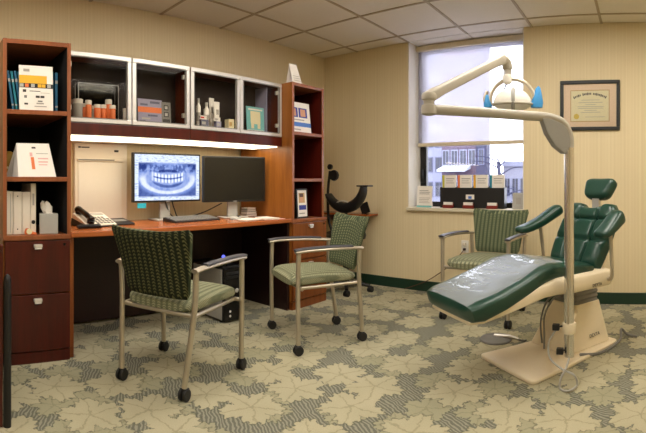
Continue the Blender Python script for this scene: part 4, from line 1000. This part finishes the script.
# outlet with plugs
ou = thing('wall_outlet', 'white wall outlet with plugged-in cord below the window sill', 'outlet', (-1.60, YB, .40))
obj('plate', MB().box(-.036, .036, -.006, 0, 0, .115), 'white', ou, bevel=.002)
obj('plug', MB().box(-.013, .011, -.03, -.006, .022, .044), 'black', ou, bevel=.004)
obj('plug', MB().box(-.014, .016, -.03, -.006, .07, .096), 'offwhite', ou, bevel=.004)
cpt = [(-.0, -.03, .03), (-.02, -.045, .0), (-.10, -.05, -.09), (-.24, -.04, -.2), (-.40, -.035, -.30), (-.62, -.05, -.39)]
obj('cord', MB().tube(spline(cpt, 8), .004, 8), 'brown', ou, smooth=True)

# ------------------------------------------------------------------ on the window sill
hx0, hx1, hy = -1.90, -1.245, 4.12
bh = thing('brochure_holder', 'black four pocket brochure holder on the window sill', 'brochure holder', ((hx0 + hx1) / 2, hy, SILL))
hw = (hx1 - hx0) / 2
obj('front_panel', MB().box(-hw, hw, -.03, -.024, 0, .195), 'black', bh, bevel=.002)
obj('back_panel', MB().box(-hw, hw, .05, .056, 0, .21), 'black', bh, bevel=.002)
for x in (-hw, -hw / 2, 0, hw / 2, hw - .006): obj('divider', MB().box(x, x + .006, -.024, .05, 0, .20), 'black', bh)
obj('floor_panel', MB().box(-hw + .006, hw - .006, -.024, .05, 0, .006), 'black', bh)
obj('name_tag', MB().box(-.055, .03, -.033, -.03, .085, .13).box(-.03, .005, -.0335, -.033, .09, .115, 1), ['paper', 'royal'], bh)
for k, c in enumerate(['lime', 'orange', 'yellow', 'teal']):
    xa = (hx0 + hx1) / 2 - hw + k * hw / 2 + .012; wq = hw / 2 - .02
    bro = thing('brochure', ['white brochure with a lime edge standing in the black holder', 'white brochure with an orange edge standing in the black holder', 'white brochure with a yellow edge standing in the black holder', 'white brochure with a teal edge standing in the black holder'][k], 'brochure', (xa + wq / 2, hy + .01, SILL + .008), group='brochures in the black holder')
    obj('sheets', MB().box(-wq / 2, wq / 2, -.01, .01, 0, .31), 'paper', bro, bevel=.001)
    obj('cover_edge', MB().box(-wq / 2, -wq / 2 + .022, -.0115, -.010, 0, .309), c, bro)
    obj('print', MB().box(-wq / 2 + .04, wq / 2 - .015, -.0112, -.010, .27, .278).box(-wq / 2 + .04, wq / 2 - .03, -.0112, -.010, .25, .256).box(-wq / 2 + .04, wq / 2 - .02, -.0112, -.010, .23, .236), 'pale_ink', bro)
for k, (px, lab) in enumerate([(448, 'dark red card holder with white cards in front of the lime edged brochure'), (468, 'dark red card holder with white cards in the middle of the sill'), (492, 'dark red card holder with white cards in front of the teal edged brochure')]):
    c = atY(px, 205, 4.04); t = thing('card_holder', lab, 'card holder', (c.x, 4.045, SILL), group='business card holders on the sill')
    obj('tray', MB().box(-.05, .05, -.022, .022, 0, .006).box(-.05, .05, -.022, -.016, .006, .032).box(-.05, -.045, -.016, .02, .006, .03).box(.045, .05, -.016, .02, .006, .03).box(-.05, .05, .016, .022, .006, .045), 'dark_red', t, bevel=.0015)
    obj('cards', MB().box(-.044, .044, -.014, .012, .006, .058), 'paper', t)
c = atY(424, 205, 4.06); card('sign_card', 'white printed card with a blue lower edge on the sill end', 'card', .165, .21, (c.x - .005, 4.07, SILL), -pi / 2, [(0, .0, 1, .08, 'aqua')] + lines(.15, .9, .62, .85, 3, 'ink', .25) + lines(.15, .9, .2, .5, 4, 'pale_ink', .3), .10, .004, foot=.06)
c = atY(519, 205, 4.06); card('sign_card', 'small translucent card stand at the sill corner by the brochure holder', 'card', .115, .15, (-1.108, 4.08, SILL), -pi / 2, [(.3, .3, .7, .7, 'pale_ink')] + lines(.15, .85, .08, .24, 2), .10, .004, 'silver', foot=.05)

# ================================================================== outside the window
GZ = -4.0
tag(obj('street_ground', MB().box(-60, 30, 5.2, 90, GZ - .2, GZ), 'far_ground'), 'pale snowy street ground outside the window', 'ground')['kind'] = 'structure'
def far_building(label, x0, x1, y0, y1, z1, mat, rows, cols, wz, wh, ww, zbase, trim='far_pale'):
    r = thing('street_building', label, 'building', ((x0 + x1) / 2, y0, GZ))
    obj('wall', MB().box(x0, x1, y0, y1, GZ, z1), mat, r, True)
    obj('cornice', MB().box(x0, x1, y0 - .25, y1, z1, z1 + .5), trim, r, True)
    for i in range(rows):
        for j in range(cols):
            xc = x0 + (j + .5) * (x1 - x0) / cols; z = zbase + i * wz
            w = obj('window', MB().box(xc - ww / 2 - .1, xc + ww / 2 + .1, y0 - .06, y0, z - .1, z + wh + .1), trim, r, True)
            obj('pane', MB().box(xc - ww / 2, xc - .04, y0 - .09, y0 - .06, z, z + wh).box(xc + .04, xc + ww / 2, y0 - .09, y0 - .06, z, z + wh), 'far_glass', w, True)
    return r
far_building('pale tall building with thin rows of windows across the street', -22.4, -18.6, 44, 45, 22, 'far_pale', 9, 3, 2.6, 1.4, .8, -3.0, 'far_stone')
far_building('tall purple brick building with pale window frames across the street', -18.4, -14.85, 40, 41, 24, 'far_brick', 8, 4, 2.9, 1.3, .55, -3.1)
far_building('narrow dark blue corner building beside the purple brick building', -14.7, -13.7, 39.5, 40.5, 24, 'far_dark', 8, 1, 2.9, 1.3, .4, -3.1, 'far_stone')
far_building('low white shop building with wide dark windows across the street', -13.5, -8.5, 44, 52, 2.6, 'far_white', 2, 6, 2.8, 1.7, .55, -3.1)
aw = obj('awning', MB().prism([(39.9, 2.6), (38.4, 2.2), (38.4, 2.0), (39.9, 2.3)], -18.2, -15.4, 'yz'), 'snow'); tag(aw, 'white awning on the purple brick building', 'awning')
# small snowy tree
tr = thing('bare_tree', 'bare tree with snowy branches outside the window', 'tree', (-6.9, 22, GZ))
obj('trunk', MB().tube(spline([(0, 0, 0), (.1, 0, 3), (-.1, 0, 6)], 4), [.16] * 5 + [.1] * 4, 8), 'far_dark', tr, smooth=True)
for k in range(16):
    a = random.uniform(0, 6.28); l = random.uniform(.8, 2.0); z0 = random.uniform(3.6, 6.0)
    b = obj('branch', MB().tube(spline([(0, 0, z0), (l * .5 * cos(a), l * .5 * sin(a), z0 + .35), (l * cos(a), l * sin(a), z0 + .4)], 4), [.05, .045, .04, .035, .03, .03, .025, .02, .015], 6), 'far_dark', tr, smooth=True)
def car(label, x, y, mat):
    t = thing('parked_car', label, 'car', (x, y, GZ))
    obj('body', MB().prism(rounded([(-2.1, .35), (2.1, .35), (2.15, .8), (1.3, .95), (.7, 1.4), (-1.0, 1.42), (-1.6, 1.0), (-2.15, .9)], .12, 3), -.85, .85, 'xz'), mat, t, smooth=True)
    obj('side_window', MB().prism([(1.05, .98), (.62, 1.32), (-.92, 1.34), (-1.35, 1.02)], -.87, -.85, 'xz'), 'far_glass', t)
    for wx in (-1.3, 1.3): obj('wheel', MB().lathe([(.2, -.9), (.32, -.88), (.32, .88), (.2, .9)], 16, mat=M4((wx, 0, .32), rx=pi / 2)), 'rubber', t, smooth=True)
car('white parked car on the snowy street', -9.3, 33, 'far_pale'); car('dark blue parked car on the snowy street', -12.2, 36, 'far_dark')
